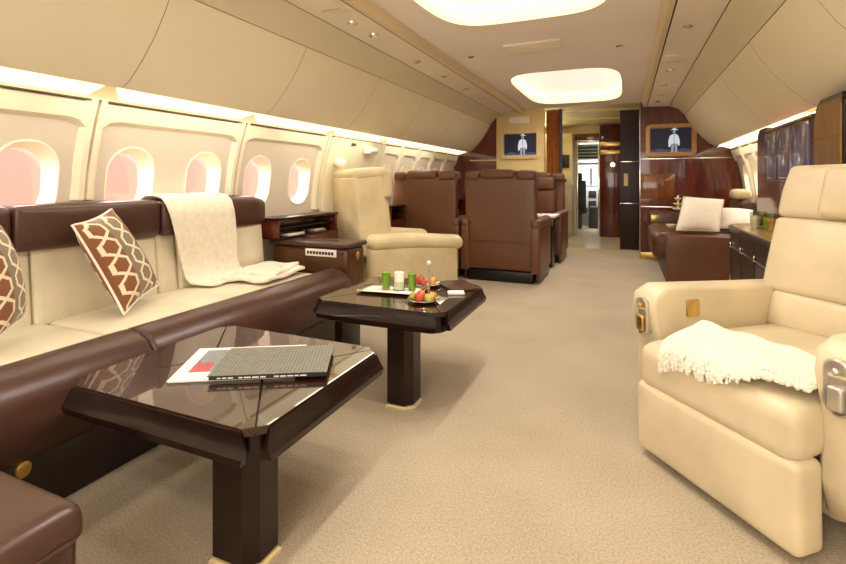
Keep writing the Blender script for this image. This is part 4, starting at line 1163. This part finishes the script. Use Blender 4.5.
# ------------------------------------------------------------------ light
def area(name, loc, rot, sx, sy, power, col):
    l = bpy.data.lights.new(name, 'AREA'); l.shape = 'RECTANGLE'; l.size = sx; l.size_y = sy; l.energy = power; l.color = col
    o = bpy.data.objects.new(name, l); COL.objects.link(o); o.location = loc; o.rotation_euler = rot; o.visible_camera = False if False else True
    return o
warm = (1.0, .955, .89)
for y, p in ((2.22, 30), (5.95, 26), (-1.0, 30)):
    for d in (-.55, 0, .55):
        l = bpy.data.lights.new('well_lamp', 'SPOT'); l.energy = p * 1.1; l.spot_size = math.radians(165); l.spot_blend = 1; l.shadow_soft_size = .06; l.color = warm
        o = bpy.data.objects.new('well_lamp', l); COL.objects.link(o); o.location = (CX, y + d, ZC + .08)
for y in (-1.2, .5, 2.1, 3.7, 5.4):
    area('cove_lamp', (-2.33, y, 1.535), (0, math.radians(18), 0), .10, 1.4, 3, (1, .92, .78))
for y in (-1, .8, 2.4, 4.4, 6.2):
    area('cove_lamp', (2 * CX + 2.33, y, 1.535), (0, math.radians(-18), 0), .10, 1.4, 3, (1, .92, .78))
for x, y, z in ((-1.658, 3.75, 2.12), (-1.65, 4.39, 2.12), (-1.264, 4.04, 2.19), (-.045, 4.19, 2.19), (.381, 3.61, 2.12), (-1.528, 6.95, 2.12), (.377, 6.85, 2.12), (.381, 1.0, 2.12), (-1.65, .9, 2.12), (.38, -.5, 2.12), (-.045, 1.0, 2.19)):
    l = bpy.data.lights.new('downlight_lamp', 'SPOT'); l.energy = 12; l.spot_size = math.radians(95); l.spot_blend = .8; l.shadow_soft_size = .03; l.color = (1, .93, .82)
    o = bpy.data.objects.new('downlight_lamp', l); COL.objects.link(o); o.location = (x, y, z)
# added fill along both rails, no fixtures there, to brighten the ceiling
for sx in (-1, 1):
    for y in (-.8, 1.6, 4.0, 6.3):
        area('ceiling_fill', (CX + sx * 1.40, y, 2.165), (0, math.radians(-sx * 100), 0), .03, 2.2, 20, (1, .96, .93))
# unseen fill panel added behind the viewpoint to brighten the whole cabin
area('rear_fill', (CX, -1.9, 1.25), (PI / 2, 0, 0), 2.6, 1.5, 40, (1, .97, .93))
# daylight outside the left windows
area('daylight_lamp', (-3.9, 3.0, 2.6), (0, math.radians(-52), 0), 1.2, 9.0, 520, (1, .98, .95))
area('daylight_lamp', (2.7, 5.6, 2.6), (0, math.radians(52), 0), 1.2, 4.0, 180, (1, .97, .94))
for x, y, e in ((-.95, 8.6, 16), (-.6, 9.4, 14), (-.55, 7.75, 10)):  # spots added to brighten the vestibule, no fixtures modelled
    l = bpy.data.lights.new('vestibule_fill', 'SPOT'); l.energy = e; l.spot_size = math.radians(150); l.spot_blend = 1; l.shadow_soft_size = .02; l.color = (1, .93, .80)
    o = bpy.data.objects.new('vestibule_fill', l); COL.objects.link(o); o.location = (x, y, 2.16)
for y in (8.3, 9.3):  # upward spots added to lift the vestibule ceiling
    l = bpy.data.lights.new('vestibule_fill', 'SPOT'); l.energy = 26; l.spot_size = math.radians(160); l.spot_blend = 1; l.shadow_soft_size = .02; l.color = (1, .92, .74)
    o = bpy.data.objects.new('vestibule_fill', l); COL.objects.link(o); o.location = (-1.6, y, 1.7); o.rotation_euler = (PI, 0, 0)
area('flight_deck_fill', (-.7, 11.9, 1.93), (0, 0, 0), .8, .6, 45, (.95, .97, 1))  # fill added to lighten the flight deck seen through the doorway

w = bpy.data.worlds.new('World'); scene.world = w; w.use_nodes = True
nt = w.node_tree; bg = nt.nodes['Background']
tc = nt.nodes.new('ShaderNodeTexCoord'); sp = nt.nodes.new('ShaderNodeSeparateXYZ'); nt.links.new(tc.outputs['Generated'], sp.inputs[0])
rp = nt.nodes.new('ShaderNodeValToRGB'); rp.color_ramp.elements[0].position = .42; rp.color_ramp.elements[0].color = lin('#f1d2bf'); rp.color_ramp.elements[1].position = .6; rp.color_ramp.elements[1].color = lin('#fde4d6')
mp = nt.nodes.new('ShaderNodeMath'); mp.operation = 'MULTIPLY_ADD'; mp.inputs[1].default_value = .5; mp.inputs[2].default_value = .5
nt.links.new(sp.outputs[2], mp.inputs[0]); nt.links.new(mp.outputs[0], rp.inputs[0]); nt.links.new(rp.outputs[0], bg.inputs[0]); bg.inputs[1].default_value = .94

# ------------------------------------------------------------------ camera
cam = bpy.data.cameras.new('Camera'); co = bpy.data.objects.new('Camera', cam); COL.objects.link(co)
F = 475.0; psi = math.atan(203 / F)
cam.sensor_fit = 'HORIZONTAL'; cam.sensor_width = 36; cam.lens = 36 * F / 846
cam.shift_x = 0; cam.shift_y = -(282 - 181) / 846
cam.clip_start = .02
co.location = (0, 0, 1.10); co.rotation_euler = (PI / 2, 0, psi)
scene.camera = co
scene.view_settings.view_transform = 'Standard'
scene.view_settings.look = 'None'
scene.view_settings.exposure = .36
